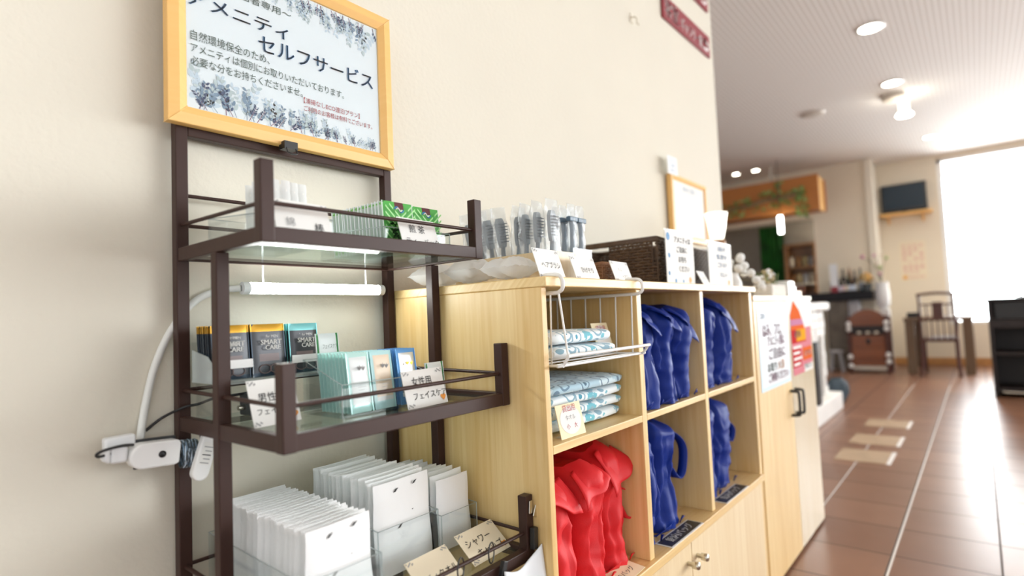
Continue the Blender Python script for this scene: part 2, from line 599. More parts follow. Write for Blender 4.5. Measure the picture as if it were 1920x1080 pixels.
def write(mb, body, F, x, y, h, mat, width=None, center=False, off=0.0006, bold=0.0):
    """lettering: body written with character height h at (x, y) of frame F"""
    vs, fs = text_geo(body)
    if not vs:
        return mb
    x0, x1 = min(v.x for v in vs), max(v.x for v in vs)
    sc = h / 0.85
    sxx = sc if width is None else width / max(1e-6, (x1 - x0))
    w = (x1 - x0) * sxx
    dx = x - (w / 2 if center else 0)
    for k in ([0.0] if not bold else [-bold, bold]):
        mb.add([F @ Vector(((v.x - x0) * sxx + dx + k, v.y * sc + y, off + abs(k) * 0.1)) for v in vs], fs, mat)
    return mb


MW = {}


def put(name, mb, parent=None, bevel=0.0, bseg=2, solid=0.0, sub=0, local=False, smooth_angle=None):
    me = bpy.data.meshes.new(name)
    vs = mb.v
    if parent is not None and not local:
        inv = MW[parent].inverted()
        vs = [inv @ v for v in vs]
    me.from_pydata([tuple(v) for v in vs], [], mb.f)
    for k in mb.mats:
        me.materials.append(M[k])
    for i, p in enumerate(me.polygons):
        p.material_index = mb.fm[i]
        p.use_smooth = mb.sm[i]
    me.update()
    o = bpy.data.objects.new(name, me)
    COL.objects.link(o)
    if parent is not None:
        o.parent = parent
        MW[o] = MW[parent]
    if solid:
        md = o.modifiers.new('thickness', 'SOLIDIFY')
        md.thickness = solid
        md.offset = 0
    if bevel:
        md = o.modifiers.new('bevel', 'BEVEL')
        md.width = bevel
        md.segments = bseg
        md.limit_method = 'ANGLE'
        md.angle_limit = radians(40)
    if sub:
        md = o.modifiers.new('smooth', 'SUBSURF')
        md.levels = md.render_levels = sub
    return o


def tag(o, label, cat, group=None):
    o['label'] = label
    o['category'] = cat
    if group:
        o['group'] = group
    return o


def thing(name, label, cat, loc, rz=0.0, group=None):
    o = bpy.data.objects.new(name, None)
    o.empty_display_size = 0.05
    COL.objects.link(o)
    o.location = loc
    o.rotation_euler = (0, 0, rz)
    MW[o] = Matrix.Translation(loc) @ Matrix.Rotation(rz, 4, 'Z')
    return tag(o, label, cat, group)


def solo(name, mb, label, cat, group=None, rot=None, **kw):
    """a thing that is one mesh; its origin goes to the middle of its base"""
    xs, ys, zs = zip(*[(v.x, v.y, v.z) for v in mb.v])
    c = Vector(((min(xs) + max(xs)) / 2, (min(ys) + max(ys)) / 2, min(zs)))
    mb.v = [v - c for v in mb.v]
    o = put(name, mb, **kw)
    o.location = c
    MW[o] = Matrix.Translation(c)
    return tag(o, label, cat, group)


def struct(name, mb, **kw):
    o = put(name, mb, **kw)
    MW[o] = Matrix.Identity(4)
    o['kind'] = 'structure'
    return o


def dup(root, loc, rz=None, label=None, group=None, cat=None, tilt=None):
    """copy of a thing with copies of its parts and sub-parts (mesh data shared)"""
    def cp(o, parent):
        c = o.copy()
        COL.objects.link(c)
        if parent is not None:
            c.parent = parent
        for k in list(o.children):
            cp(k, c)
        return c
    r = cp(root, None)
    r.location = loc
    if rz is not None:
        r.rotation_euler = (tilt[0] if tilt else 0, tilt[1] if tilt else 0, rz)
    if label:
        r['label'] = label
    if group:
        r['group'] = group
    return r


def rnd(a, b):
    return random.uniform(a, b)


# ------------------------------------------------------------------ the setting
WY = 1.018                                     # the wall the shelf stands against
HC = 3.1
struct('floor', MB('floor_tiles').box((-2.5, -7, -0.08), (12.5, 6, 0)))
struct('ceiling', MB('ceiling_panels').box((-2.5, -7, HC), (12.5, 6, HC + 0.08)))
struct('wall_left', MB('plaster').box((-2.5, WY, 0), (3.03, WY + 0.16, HC)), bevel=0.004)
m = MB('plaster_far')
m.box((10.45, 0.36, 0), (10.62, 1.2, HC))
m.box((10.45, -7, 0), (10.62, 0.36, 0.60))
m.box((10.45, -7, 3.03), (10.62, 0.36, HC))
struct('wall_far', m)
m = MB('plaster_far')
m.box((9.9, 1.2, 0), (10.62, 1.93, HC))
m.box((9.9, 1.93, 2.32), (10.05, 4.6, HC))
m.box((9.9, 4.6, 0), (10.05, 6, HC))
struct('wall_bar', m)
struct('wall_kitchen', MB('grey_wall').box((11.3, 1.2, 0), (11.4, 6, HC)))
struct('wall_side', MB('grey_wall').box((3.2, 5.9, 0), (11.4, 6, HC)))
struct('trim_1', MB('plaster_edge').box((9.86, 1.11, 0), (10.449, 1.199, HC)))
struct('baseboard_far', MB('baseboard_wood').box((10.43, -7, 0.0), (10.449, 1.105, 0.11)), bevel=0.004)
m = MB('white_gloss')
for y in (0.33, -1.55, -3.4):
    m.box((10.49, y - 0.03, 0.60), (10.56, y + 0.03, 3.03))
m.box((10.47, -7, 0.60), (10.58, 0.36, 0.635)).box((10.49, -7, 2.985), (10.56, 0.36, 3.03))
win = struct('window_1', m)
for y0, y1 in ((-1.52, 0.30), (-3.37, -1.58), (-6.9, -3.43)):
    put('pane', MB('pane').box((10.523, y0, 0.635), (10.527, y1, 2.985)), win)
# white joint strips and beige inlay tiles in the floor
struct('trim_2', MB('joint_white').box((0.5, 0.308, 0.0), (8.0, 0.3145, 0.0012)))
struct('trim_3', MB('joint_white').box((2.9, 0.633, 0.0), (8.0, 0.6375, 0.0010)))
for i, (x0, lab) in enumerate(((3.98, 'nearest of the three beige floor tiles with a white end strip'), (4.50, 'middle one of the three beige floor tiles'), (5.16, 'farthest of the three beige floor tiles towards the bar'))):
    t = thing('floor_tile', lab, 'floor tile', (x0 + 0.165, 0.61, 0), 0, 'beige inlay tiles in the floor')
    put('tile_face', MB('beige_tile').box((x0, 0.485, 0), (x0 + 0.33, 0.76, 0.003)), t)
    put('end_strip', MB('joint_white').box((x0, 0.464, 0), (x0 + 0.33, 0.485, 0.0035)), t)

# ------------------------------------------------------------------ framed notice above the shelf
RX0, RX1 = 0.369, 0.7865                         # post centres of the display shelf
FB = (0.342, 0.966, 1.286)
FWID, FHEI, FD = 0.448, 0.335, 0.018
t = thing('notice_frame', 'light oak picture frame with the Japanese amenity notice, above the brown shelf', 'picture frame', (FB[0] + FWID / 2, 0.984, FB[2]))
fr = FR(FB, (1, 0, 0), (0, 0, 1))               # normal points into the room (-Y)
BW = 0.031


def frame_bars(mb, F, w, h, bw, d, mat, lip=0.006):
    """four mitred bars, the inner lip lower than the outer ridge"""
    o = [(0, 0), (w, 0), (w, h), (0, h)]
    i = [(bw, bw), (w - bw, bw), (w - bw, h - bw), (bw, h - bw)]
    mid = [(bw * .55, bw * .55), (w - bw * .55, bw * .55), (w - bw * .55, h - bw * .55), (bw * .55, h - bw * .55)]
    for k in range(4):
        k2 = (k + 1) % 4
        P = lambda q, z: F @ Vector((q[0], q[1], z))
        a = [P(o[k], -d), P(o[k], 0), P(mid[k], 0.002), P(i[k], -lip), P(i[k], -d)]
        b = [P(o[k2], -d), P(o[k2], 0), P(mid[k2], 0.002), P(i[k2], -lip), P(i[k2], -d)]
        mb.add(a + b, [(j, j + 5, (j + 1) % 5 + 5, (j + 1) % 5) for j in range(5)] + [(4, 3, 2, 1, 0), (5, 6, 7, 8, 9)], mat)
    return mb


put('frame', frame_bars(MB(), fr, FWID, FHEI, BW, FD, 'frame_oak'), t, bevel=0.0012)
m = MB('notice_paper')
m.M = fr
m.box((BW - .002, BW - .002, -0.014), (FWID - BW + .002, FHEI - BW + .002, -0.008))
m.M = None
pp = put('notice_sheet', m, t)


def nx(X):
    return X * .991 - FB[0]


def nz(Z):
    return .95 + (Z - .95) * .991 - FB[2]


def spray(mb, F, x, y, ang, ln, n, rng, mats, z, clipbox):
    x0, y0, x1, y1 = clipbox
    P = lambda a, b, k=0.0: F @ Vector((min(max(a, x0), x1), min(max(b, y0), y1), z + k))
    ex, ey = x + cos(ang) * ln, y + sin(ang) * ln
    nx_, ny_ = -sin(ang), cos(ang)
    mb.add([P(x - nx_ * .0006, y - ny_ * .0006), P(x + nx_ * .0006, y + ny_ * .0006), P(ex + nx_ * .0002, ey + ny_ * .0002), P(ex - nx_ * .0002, ey - ny_ * .0002)], [(0, 3, 2, 1)], 'ink_plum' if 'leaf_navy' in mats else mats[0])
    for i in range(n):
        f = (i + 1.5) / (n + 1)
        bx, by = x + (ex - x) * f, y + (ey - y) * f
        for sgn in (-1, 1):
            a = ang + sgn * rng.uniform(.5, .9)
            L = ln * rng.uniform(.17, .25) * (1.1 - .45 * f)
            wd = L * .28
            mat = rng.choice(mats)
            pts = []
            for k in range(10):
                q = 2 * pi * k / 10
                u = L * (.5 + .5 * cos(q)) + .002
                w = wd * sin(q) * (1 - .25 * cos(q))
                pts.append((bx + cos(a) * u - sin(a) * w, by + sin(a) * u + cos(a) * w))
            if min(p[0] for p in pts) > x0 and max(p[0] for p in pts) < x1 and min(p[1] for p in pts) > y0 and max(p[1] for p in pts) < y1:
                mb.add([P(*p, .0001 * i) for p in pts], [tuple(range(10))], mat)


m = MB('leaf_navy')
rng = random.Random(3)
cb = (BW + .001, BW + .001, FWID - BW - .001, FHEI - BW - .001)
for k in range(54):                              # dense along the lower edge, fading to the right
    f = k / 54
    x = BW + .004 + f * .375 + rng.uniform(-.01, .01)
    near = max(0.0, 1 - f * 1.15)
    layer = k % 3
    mats = (['leaf_mist', 'leaf_pale', 'leaf_mist'], ['leaf_slate', 'leaf_pale'], ['leaf_navy', 'leaf_slate', 'leaf_navy'])[layer]
    ln = (.030 + .052 * near if layer == 0 else .024 + .042 * near if layer == 1 else .017 + .030 * near) * rng.uniform(.75, 1.1)
    spray(m, fr, x, BW + .001, rng.uniform(.8, 2.3) - .2 * f, ln, 6, rng, mats, -.0078 + .0002 * layer, cb)
for k in range(44):                              # hanging from the upper right corner
    f = k / 44
    x = .17 + f * .25 + rng.uniform(-.01, .01)
    layer = k % 3
    mats = (['leaf_mist', 'leaf_pale'], ['leaf_pale', 'leaf_slate', 'leaf_mist'], ['leaf_navy', 'leaf_slate'])[layer]
    ln = (.058 if layer == 0 else .045 if layer == 1 else .030) * rng.uniform(.8, 1.15) * (.6 + .5 * f)
    spray(m, fr, min(x, FWID - BW - .003), FHEI - BW - .002, -rng.uniform(.9, 2.2), ln, 5, rng, mats, -.0078 + .0002 * layer, cb)
put('leaf_print', m, pp)
m = MB('ink_blue')
TZ = -0.0072
fr2 = fr @ Matrix.Translation((0, 0, TZ))
write(m, 'アメニティ', fr2, nx(.378), nz(1.497), .026, 'ink_blue', width=.178, bold=.0004)
write(m, 'セルフサービス', fr2, nx(.499), nz(1.458), .031, 'ink_blue', width=.25, bold=.0005)
put('title_lettering', m, pp)
m = MB('ink_green')
write(m, '～宿泊者専用～', fr2, nx(.425), nz(1.541), .013, 'ink_green', width=.138)
write(m, '自然環境保全のため、', fr2, nx(.383), nz(1.438), .0155, 'ink_green', width=.135)
write(m, 'アメニティは個別にお取りいただいております。', fr2, nx(.383), nz(1.4165), .0145, 'ink_green', width=.292)
write(m, '必要な分をお持ちくださいませ。', fr2, nx(.383), nz(1.3945), .0145, 'ink_green', width=.20)
put('body_lettering', m, pp)
m = MB('ink_red')
write(m, '【清掃なしECO連泊プラン】', fr2, nx(.587), nz(1.384), .0105, 'ink_red', width=.127)
write(m, 'ご利用のお客様は有料でございます。', fr2, nx(.587), nz(1.3685), .010, 'ink_red', width=.158)
put('red_lettering', m, pp)
m = MB('acrylic')
m.M = fr
m.box((BW - .001, BW - .001, -.0055), (FWID - BW + .001, FHEI - BW + .001, -.0045))
put('glazing', m, t)
m = MB('black_metal')
m.M = FR((.543, .958, 1.283), (1, 0, 0), (0, 0, 1))
m.box((-.013, -.006, -.016), (.013, .008, .004))
m.tube([(-.009, -.004, .003), (-.010, -.014, .008), (-.004, -.017, .010), (.004, -.017, .010), (.010, -.014, .008), (.009, -.004, .003)], .0013, 6)
solo('binder_clip', m, 'small black clip on the lower edge of the oak notice frame', 'clip')

# ------------------------------------------------------------------ brown steel display shelf
PB, PF = .995, .853                              # depth of rear and front posts
t = rack = thing('display_shelf', 'brown steel display shelf with three stepped glass trays against the cream wall', 'shelf', ((RX0 + RX1) / 2, .86, 0))
H2 = .0095
for x in (RX0, RX1):
    put('post', MB('brown_steel').box((x - H2, PB - H2, 0), (x + H2, PB + H2, 1.296)), t, bevel=.0015)
put('top_bar', MB('brown_steel').box((RX0 + H2, PB - .009, 1.272), (RX1 - H2, PB + .009, 1.292)), t, bevel=.0015)
for x in (RX0, RX1):
    put('post', MB('brown_steel').box((x - H2, PF - H2, 0), (x + H2, PF + H2, 1.064)), t, bevel=.0015)
TR = ((.361, .786, .7125, 1.064, 1.085, 1.1745, 1.118), (.361, .794, .668, .795, .817, .906, .8515), (.361, .796, .628, .531, .551, .641, .577))
for k, (x0, x1, y0, z0, z1, zt, zr) in enumerate(TR):
    m = MB('brown_steel')
    w = .015
    y1 = PB - H2 - .001
    a0, a1 = x0, x1
    m.box((a0, y0, z0), (a1, y0 + w, z1))
    m.box((a0, y0 + w, z0), (a0 + .013, y1, z1)).box((a1 - .013, y0 + w, z0), (a1, y1, z1))
    m.box((a0 + .013, y1 - .008, z0), (a1 - .013, y1, z0 + .009))
    tf = put('tray_frame', m, t, bevel=.0012)
    m = MB('brown_steel')
    for x in (x0 + .009, x1 - .009):
        put('corner_post', MB('brown_steel').box((x - .0097, y0 - .0007, z0 - .0007), (x + .0097, y0 + .0177, zt)), tf, bevel=.0015)
    r = .0032
    put('rail', MB('brown_steel').tube([(x0 + .014, y0 + .009, zr), (x1 - .014, y0 + .009, zr)], r, 8), tf)
    put('rail', MB('brown_steel').tube([(x0 + .008, y0 + .012, zr), (x0 + .008, PB - .004, zr + .006)], r, 8), tf)
    put('rail', MB('brown_steel').tube([(x1 - .008, y0 + .012, zr), (x1 - .008, PB - .004, zr + .006)], r, 8), tf)
    for zz in ((zr + .056, zr + .006) if k == 0 else (zr + .006,)):
        put('rail', MB('brown_steel').tube([(RX0, PB, zz), (RX1, PB, zz)], r, 8), tf)
    g = MB('glass_shelf')
    zg = (1.066, 1.071) if k == 0 else (z1 - .012, z1 - .006)
    g.box((x0 + .0145, y0 + .0165, zg[0]), (x1 - .0145, y1 - .0005, zg[1]))
    put('glass_shelf', g, tf)
G1, G2, G3 = 1.0715, .8115, .5455

# LED tube below the top tray, its white cord, and the tap the cords run to
t = thing('led_tube_light', 'lit white LED tube lamp hanging under the top glass tray', 'lamp', (.60, .985, 1.02))
m = MB('led')
m.grid(lambda u, v: (.474 + .276 * u, .984 - .0105 * cos(-1.3 + 2.65 * v), 1.022 + .0105 * sin(-1.3 + 2.65 * v)), 6, 12)
put('lens', m, t)
m = MB('white_plastic')
m.grid(lambda u, v: (.474 + .276 * u, .984 - .0104 * cos(1.35 + 3.633 * v), 1.022 + .0104 * sin(1.35 + 3.633 * v)), 6, 12)
put('housing', m, t)
put('end_cap', MB('white_plastic').tube([(.462, .984, 1.022), (.474, .984, 1.022)], .0112, 14), t)
put('end_cap', MB('white_plastic').tube([(.750, .984, 1.022), (.762, .984, 1.022)], .0112, 14), t)
for x in (.50, .72):
    put('hanger', MB('white_plastic').tube([(x, .984, 1.030), (x, .984, 1.064)], .0018, 6), t)


def smooth_path(pts, n=8):
    P = [Vector(p) for p in pts]
    out = []
    for i in range(len(P) - 1):
        a, b, c, d = P[max(i - 1, 0)], P[i], P[i + 1], P[min(i + 2, len(P) - 1)]
        for k in range(n):
            u = k / n
            out.append(.5 * ((2 * b) + (-a + c) * u + (2 * a - 5 * b + 4 * c - d) * u * u + (-a + 3 * b - 3 * c + d) * u ** 3))
    out.append(P[-1])
    return out


put('cord', MB('white_cord').tube(smooth_path([(.461, .985, 1.022), (.43, 1.004, 1.018), (.395, 1.0108, 1.0), (.36, 1.0108, .955), (.336, 1.0108, .90), (.322, 1.0108, .84), (.312, 1.003, .79), (.311, .997, .782)]), .0058, 10), t)
t = thing('power_adapter', 'white plug-in adapter with a dark round socket beside the left shelf post', 'adapter', (.318, .975, .75))
ad = FR((.3185, .965, .7705), (1, 0, -.05), (0.05, 0, 1))
m = MB('white_gloss')
m.M = ad
sh = [(-.030 + .017 * (1 - sin(a)), -.0185 * cos(a) * (1)) for a in [pi * k / 12 for k in range(13)]]
out = [(-.034 + .018 * (1 - sin(a)), .0185 * cos(a)) for a in [pi * k / 12 for k in range(13)]] + [(.026, -.0185), (.032, -.016), (.034, .014), (.030, .0185)]
m.prism([(p[0], p[1], -.016) for p in out], (0, 0, .026))
put('body', m, t, bevel=.003, bseg=3)
m = MB('black')
m.M = ad
m.M = ad @ Matrix.Translation((.0075, 0, .0095)) @ Matrix.Rotation(0, 4, 'Z')
m.lathe([(.0052, 0), (.0052, .0012), (.0001, .0013)], n=18)
put('socket', m, t)
m = MB('black')
m.M = ad
m.box((-.020, -.0215, -.0225), (.034, .0215, -.0162))
put('base', m, t)
t = thing('plug', 'pale grey plug with a black cord loop, left of the white adapter', 'plug', (.27, .98, .77))
m = MB('white_plastic')
m.M = FR((.2735, .972, .779), (1, 0, -.04), (.04, 0, 1))
m.lathe([(.0001, -.002)], n=3) if False else None
m.box((-.010, -.012, -.010), (.011, .012, .009))
m.prism([(-.010, -.012, -.010), (-.010, .012, -.010), (-.019, .006, -.010), (-.019, -.007, -.010)], (0, 0, .019))
put('body', m, t, bevel=.004, bseg=3)
m = MB('white_plastic')
m.M = FR((.2785, .990, .7935), (1, 0, .02), (0, 0, 1))
m.box((-.018, -.010, -.008), (.022, .009, .009))
put('rear_socket', m, t, bevel=.004, bseg=3)
put('cord', MB('black').tube(smooth_path([(.292, .968, .789), (.274, .958, .792), (.254, .957, .790), (.246, .960, .786), (.248, .964, .7815), (.258, .966, .7815), (.266, .968, .7825)]), .0021, 8), t)
m = MB('dark_grey')
rg = random.Random(5)
prof = []
for k in range(90):
    a = 2 * pi * k * .731
    f = k / 90
    x = .3590 + .016 * f
    for _ in range(1):
        ring = []
        for j in range(14):
            b = 2 * pi * j / 14
            ring.append((x + .004 * sin(b + k), .968 + .013 * cos(b) + rg.uniform(-.0006, .0006), .7625 + .0205 * sin(b) - .12 * (x - .359) + rg.uniform(-.0006, .0006)))
        m.tube(ring, .0010, 5, ('dark_grey', 'cloth_slate', 'leaf_slate', 'dark_grey', 'leaf_mist')[k % 5], closed=True)
solo('cord_bundle', m, 'grey speckled cord wound in a tight bundle around the left shelf post', 'cord')
t = thing('cord_switch', 'white oblong inline switch with a small label, hanging right of the wound cord', 'switch', (.380, .975, .72))
m = MB('white_gloss')
m.M = FR((.3815, .945, .7585), (1, 0, -.32), (.32, 0, 1))
pts = [(.0125 * cos(a), .026 + .0125 * sin(a)) for a in [pi * k / 10 for k in range(11)]] + [(.0125 * cos(a), -.026 + .0125 * sin(a)) for a in [pi + pi * k / 10 for k in range(11)]]
m.prism([(p[0], p[1], -.007) for p in pts], (0, 0, .014))
put('body', m, t, bevel=.003, bseg=3)
m = MB('paper')
Fz = FR((.3815, .945, .7585), (1, 0, -.32), (.32, 0, 1))
m.M = Fz
m.box((-.0085, -.014, .0071), (.0085, .020, .0075))
m.M = None
lb = put('label_sticker', m, t)
m = MB('ink_black')
m.M = Fz
for k in range(5):
    m.box((-.007 + .003 * (k % 2), .012 - k * .006, .0076), (.006, .0135 - k * .006, .0078), 'ink_grey' if k != 2 else 'ink_black')
m.M = None
put('lettering', m, lb)
put('strap', MB('black').tube(smooth_path([(.384, .962, .797), (.381, .950, .785), (.381, .946, .775)]), .004, 8), t)
# ------------------------------------------------------------------ small cards
def sticker_heart(mb, x, y, r, mat='ink_orange'):
    pts = []
    for k in range(20):
        a = 2 * pi * k / 20
        pts.append((x + r * (16 * sin(a) ** 3) / 16, y + r * (13 * cos(a) - 5 * cos(2 * a) - 2 * cos(3 * a) - cos(4 * a)) / 16, .0012))
    mb.add(pts, [tuple(reversed(range(20)))], mat)


def card(label, loc, rz, tilt, w, h, lines, mat='paper', name='name_card', cat='card', heart=False, deco=True, foot=True, ink='ink_black', border=None, group=None):
    """a printed card leaning back on a clear foot. lines: (text, x, y, height[, ink])"""
    t = thing(name, label, cat, loc, rz, group)
    F = Matrix.Rotation(-tilt, 4, 'X') @ Matrix(((1, 0, 0, 0), (0, 0, -1, 0), (0, 1, 0, 0), (0, 0, 0, 1)))
    m = MB(mat)
    m.M = F
    m.box((-w / 2, 0, -.0012), (w / 2, h, 0))
    put('sheet', m, t, local=True)
    if border:
        m = MB(border)
        m.M = F
        pts = [(w * .42 * cos(2 * pi * k / 24), h * .5 + h * .42 * sin(2 * pi * k / 24), .0004) for k in range(24)]
        m.add(pts, [tuple(range(24))])
        put('label_oval', m, t, local=True)
    m = MB(ink)
    F2 = F @ Matrix.Translation((0, 0, .0006))
    for q in lines:
        write(m, q[0], F2, q[1], q[2], q[3], q[4] if len(q) > 4 else ink, center=True, bold=0)
    if deco:
        rg_ = random.Random(hash(label) % 1000 if False else len(label))
        for sx2, sy2 in ((-1, 1), (1, 1), (-1, -1)):
            for k in range(7):
                x = sx2 * (w / 2 - .002 - .0022 * k * (w / .1))
                y = h / 2 + sy2 * (h / 2 - .003 - .0012 * ((k * 3) % 4))
                pts = [F2 @ Vector((x + .0011 * cos(2 * pi * j / 6), y + .0016 * sin(2 * pi * j / 6), .0001)) for j in range(6)]
                m.add(pts, [tuple(range(6))], 'ink_grey')
    if m.v:
        put('lettering', m, t, local=True)
    if heart:
        m = MB('ink_orange')
        m.M = F @ Matrix.Translation((w / 2 - .010, .011, 0)) @ Matrix.Rotation(0, 4, 'Z')
        sticker_heart(m, 0, 0, .0062)
        put('sticker', m, t, local=True)
    if foot:
        m = MB('acrylic')
        m.box((-w * .4, .0005, 0), (w * .4, .022, .0015))
        put('foot', m, t, local=True)
    return t


# ------------------------------------------------------------------ top tray
def clear_box(name, label, cat, x0, x1, y0, y1, z0, hf, hb, group=None, th=.0016):
    """open clear bin, front wall lower than the rear one"""
    t = thing(name, label, cat, ((x0 + x1) / 2, (y0 + y1) / 2, z0), 0, group)
    put('floor_panel', MB('acrylic').box((x0, y0, z0), (x1, y1, z0 + th)), t)
    put('front_panel', MB('acrylic').box((x0, y0, z0 + th), (x1, y0 + th, z0 + hf)), t)
    put('rear_panel', MB('acrylic').box((x0, y1 - th, z0 + th), (x1, y1, z0 + hb)), t)
    for xa in (x0, x1 - th):
        m = MB('acrylic')
        m.prism([(xa, y0 + th, z0 + th), (xa, y1 - th, z0 + th), (xa, y1 - th, z0 + hb), (xa, y0 + th, z0 + hf)], (th, 0, 0))
        put('side_panel', m, t)
    m = MB('acrylic_edge')
    e = .0009
    m.tube([(x0 + e, y1 - e, z0 + hb), (x0 + e, y0 + e, z0 + hf), (x1 - e, y0 + e, z0 + hf), (x1 - e, y1 - e, z0 + hb)], e, 6, closed=True)
    for q in ((x0 + e, y0 + e, hf), (x1 - e, y0 + e, hf)):
        m.tube([(q[0], q[1], z0), (q[0], q[1], z0 + q[2])], e, 6)
    put('rim', m, t)
    return t


clear_box('acrylic_bin', 'clear acrylic bin holding the wrapped cotton swabs on the top tray', 'bin', .385, .495, .754, .93, G1, .040, .055)
sw = None
for k in range(15):
    x = .415 + .0152 * (k % 5) + .003 * (k // 5)
    y = .80 + .032 * (k // 5) + rnd(-.004, .004)
    if sw is None:
        sw = thing('cotton_swab', 'white cotton swab in a clear sleeve in the left acrylic bin', 'cotton swab', (x, y, G1 + .002), 0, 'wrapped cotton swabs on the top tray')
        m = MB('film_white')

        def fn(u, v):
            s_ = (1 - (2 * u - 1) ** 4)
            return ((u - .5) * .014, -.0025 * s_ + .0006 * sin(v * 40), v * .100)
        m.grid(fn, 6, 12)
        m.grid(lambda u, v: ((u - .5) * .014, .0025 * (1 - (2 * u - 1) ** 4), v * .100), 6, 12)
        put('sleeve', m, sw, local=True)
        m = MB('paper')
        m.tube([(0, 0, .008), (0, 0, .086)], .0012, 6)
        m.ball((0, 0, .010), .0026, 8, sq=(1, 1, 2.2)).ball((0, 0, .085), .0026, 8, sq=(1, 1, 2.2))
        put('swab', m, sw, local=True)
    else:
        dup(sw, (x, y, G1 + .002), rnd(-.06, .06), tilt=(rnd(-.08, .03), rnd(-.006, .006)))
card('white card with a two-character cotton swab label at the left of the top tray', (.437, .729, G1), .06, .30, .090, .062, [('綿', -.022, .022, .013, 'ink_grey'), ('棒', .024, .016, .014)], heart=False)
card('white tea bag card standing in front of the green sachets on the top tray', (.655, .729, G1), .06, .30, .088, .060, [('煎 茶', -.004, .034, .014), ('ティーパック', .004, .012, .0115)], heart=True)

# green tea sachets
def sachet(name, label, cat, loc, rz, w, h, th, matfn, extra, group, tilt=0.0, edge=None, top_edge=None):
    t = thing(name, label, cat, loc, rz, group)
    m = MB()

    def fr_(sg):
        def f(u, v):
            b = (1 - (2 * u - 1) ** 6) * (1 - (2 * v - 1) ** 8)
            return ((u - .5) * w, -sg * th / 2 * b + sg * .0 + tilt * v * h, v * h)
        return f
    m.grid(fr_(1), 10, 14, matfn=matfn)
    m.grid(fr_(-1), 10, 14, matfn=lambda u, v: edge or matfn(.5, v))
    if edge:
        for sx2 in (-1, 1):
            for z0_, z1_, em in ((0, .86, edge), (.86, 1, top_edge or edge)):
                m.prism([(sx2 * w / 2 - .0006, -.0011 + tilt * h * z0_, h * z0_), (sx2 * w / 2 - .0006, .0011 + tilt * h * z0_, h * z0_), (sx2 * w / 2 - .0006, .0011 + tilt * h * z1_, h * z1_), (sx2 * w / 2 - .0006, -.0011 + tilt * h * z1_, h * z1_)], (.0012, 0, 0), em)
    put('packet', m, t, local=True)
    for nm, mb in extra:
        put(nm, mb, t, local=True)
    return t


def tea_mat(u, v):
    return 'tea_red' if v > .86 and .35 < u < .75 else 'tea_green'


def tea_extra(th):
    m = MB('tea_dark')
    rg_ = random.Random(2)
    y = -th / 2 - .0012
    for k in range(26):
        x, z = rg_.gauss(-.004, .011), .032 + rg_.gauss(0, .009)
        a = rg_.uniform(0, 6.3)
        m.add([(x + .006 * cos(a), y, z + .006 * sin(a)), (x - .0018 * sin(a), y, z + .0018 * cos(a)), (x - .006 * cos(a), y, z - .006 * sin(a)), (x + .0018 * sin(a), y, z - .0018 * cos(a))], [(0, 1, 2, 3), (3, 2, 1, 0)])
    e = MB('tea_edge')
    for i, (mat, r) in enumerate((('ink_blue', .0075), ('paper', .0045))):
        e.tube([(-.004 + 2 * r * (q / 12 - .5) * 1.4, y - .0004 * i, .071 + r * .6 * sin(q / 12 * 2 * pi)) for q in range(13)], .0011, 6, mat)
    st = MB('tea_light')
    for k in range(-4, 9):
        for i in range(8):
            for sg in (-1, 1):
                xa, xb = .033 * i / 8, .033 * (i + 1) / 8
                za, zb = k * .011 + xa * .9, k * .011 + xb * .9
                if za < .004 or zb > .080 or (zb > .068 and xa < .016):
                    continue
                q = [(sg * xa, y + .0004, za), (sg * xb, y + .0004, zb), (sg * xb, y + .0004, zb + .0035), (sg * xa, y + .0004, za + .0035)]
                st.add(q, [(0, 1, 2, 3) if sg > 0 else (3, 2, 1, 0)])
    return [('leaf_picture', m), ('stripes', st), ('emblem', e)]


tz = G1 + .002
first = sachet('tea_sachet', 'front green tea sachet of the long row, its striped face to the room', 'tea bag', (.632, .762, tz), .02, .066, .086, .0028, tea_mat, tea_extra(.004), 'green tea sachets on the top tray', .08, 'tea_edge')
pale = None
for k in range(15):
    if pale is None:
        pale = sachet('tea_sachet', 'green tea sachet in the long row, only its pale edge showing', 'tea bag', (.632, .772, tz), .02, .066, .086, .0028, lambda u, v: 'tea_light' if .1 < v < .16 or v > .93 else 'tea_edge', [], 'green tea sachets on the top tray', .08, 'paper_cool')
        continue
    dup(pale, (.632 + rnd(-.002, .002), .772 + k * .0098, tz), .02 + rnd(-.012, .012), 'green tea sachet in the long row, only its pale edge showing', 'green tea sachets on the top tray', tilt=(rnd(-.006, .006), 0))
dup(first, (.702, .770, tz), .0, 'green tea sachet of the right stack, front one', 'green tea sachets on the top tray')
for k in range(6):
    dup(first, (.702 + rnd(-.002, .002), .780 + k * .010, tz), rnd(-.01, .01), 'green tea sachet in the right stack behind its front one', 'green tea sachets on the top tray')
clear_box('acrylic_bin', 'clear acrylic bin holding the green tea sachets on the top tray', 'bin', .592, .742, .752, .945, G1, .040, .050)

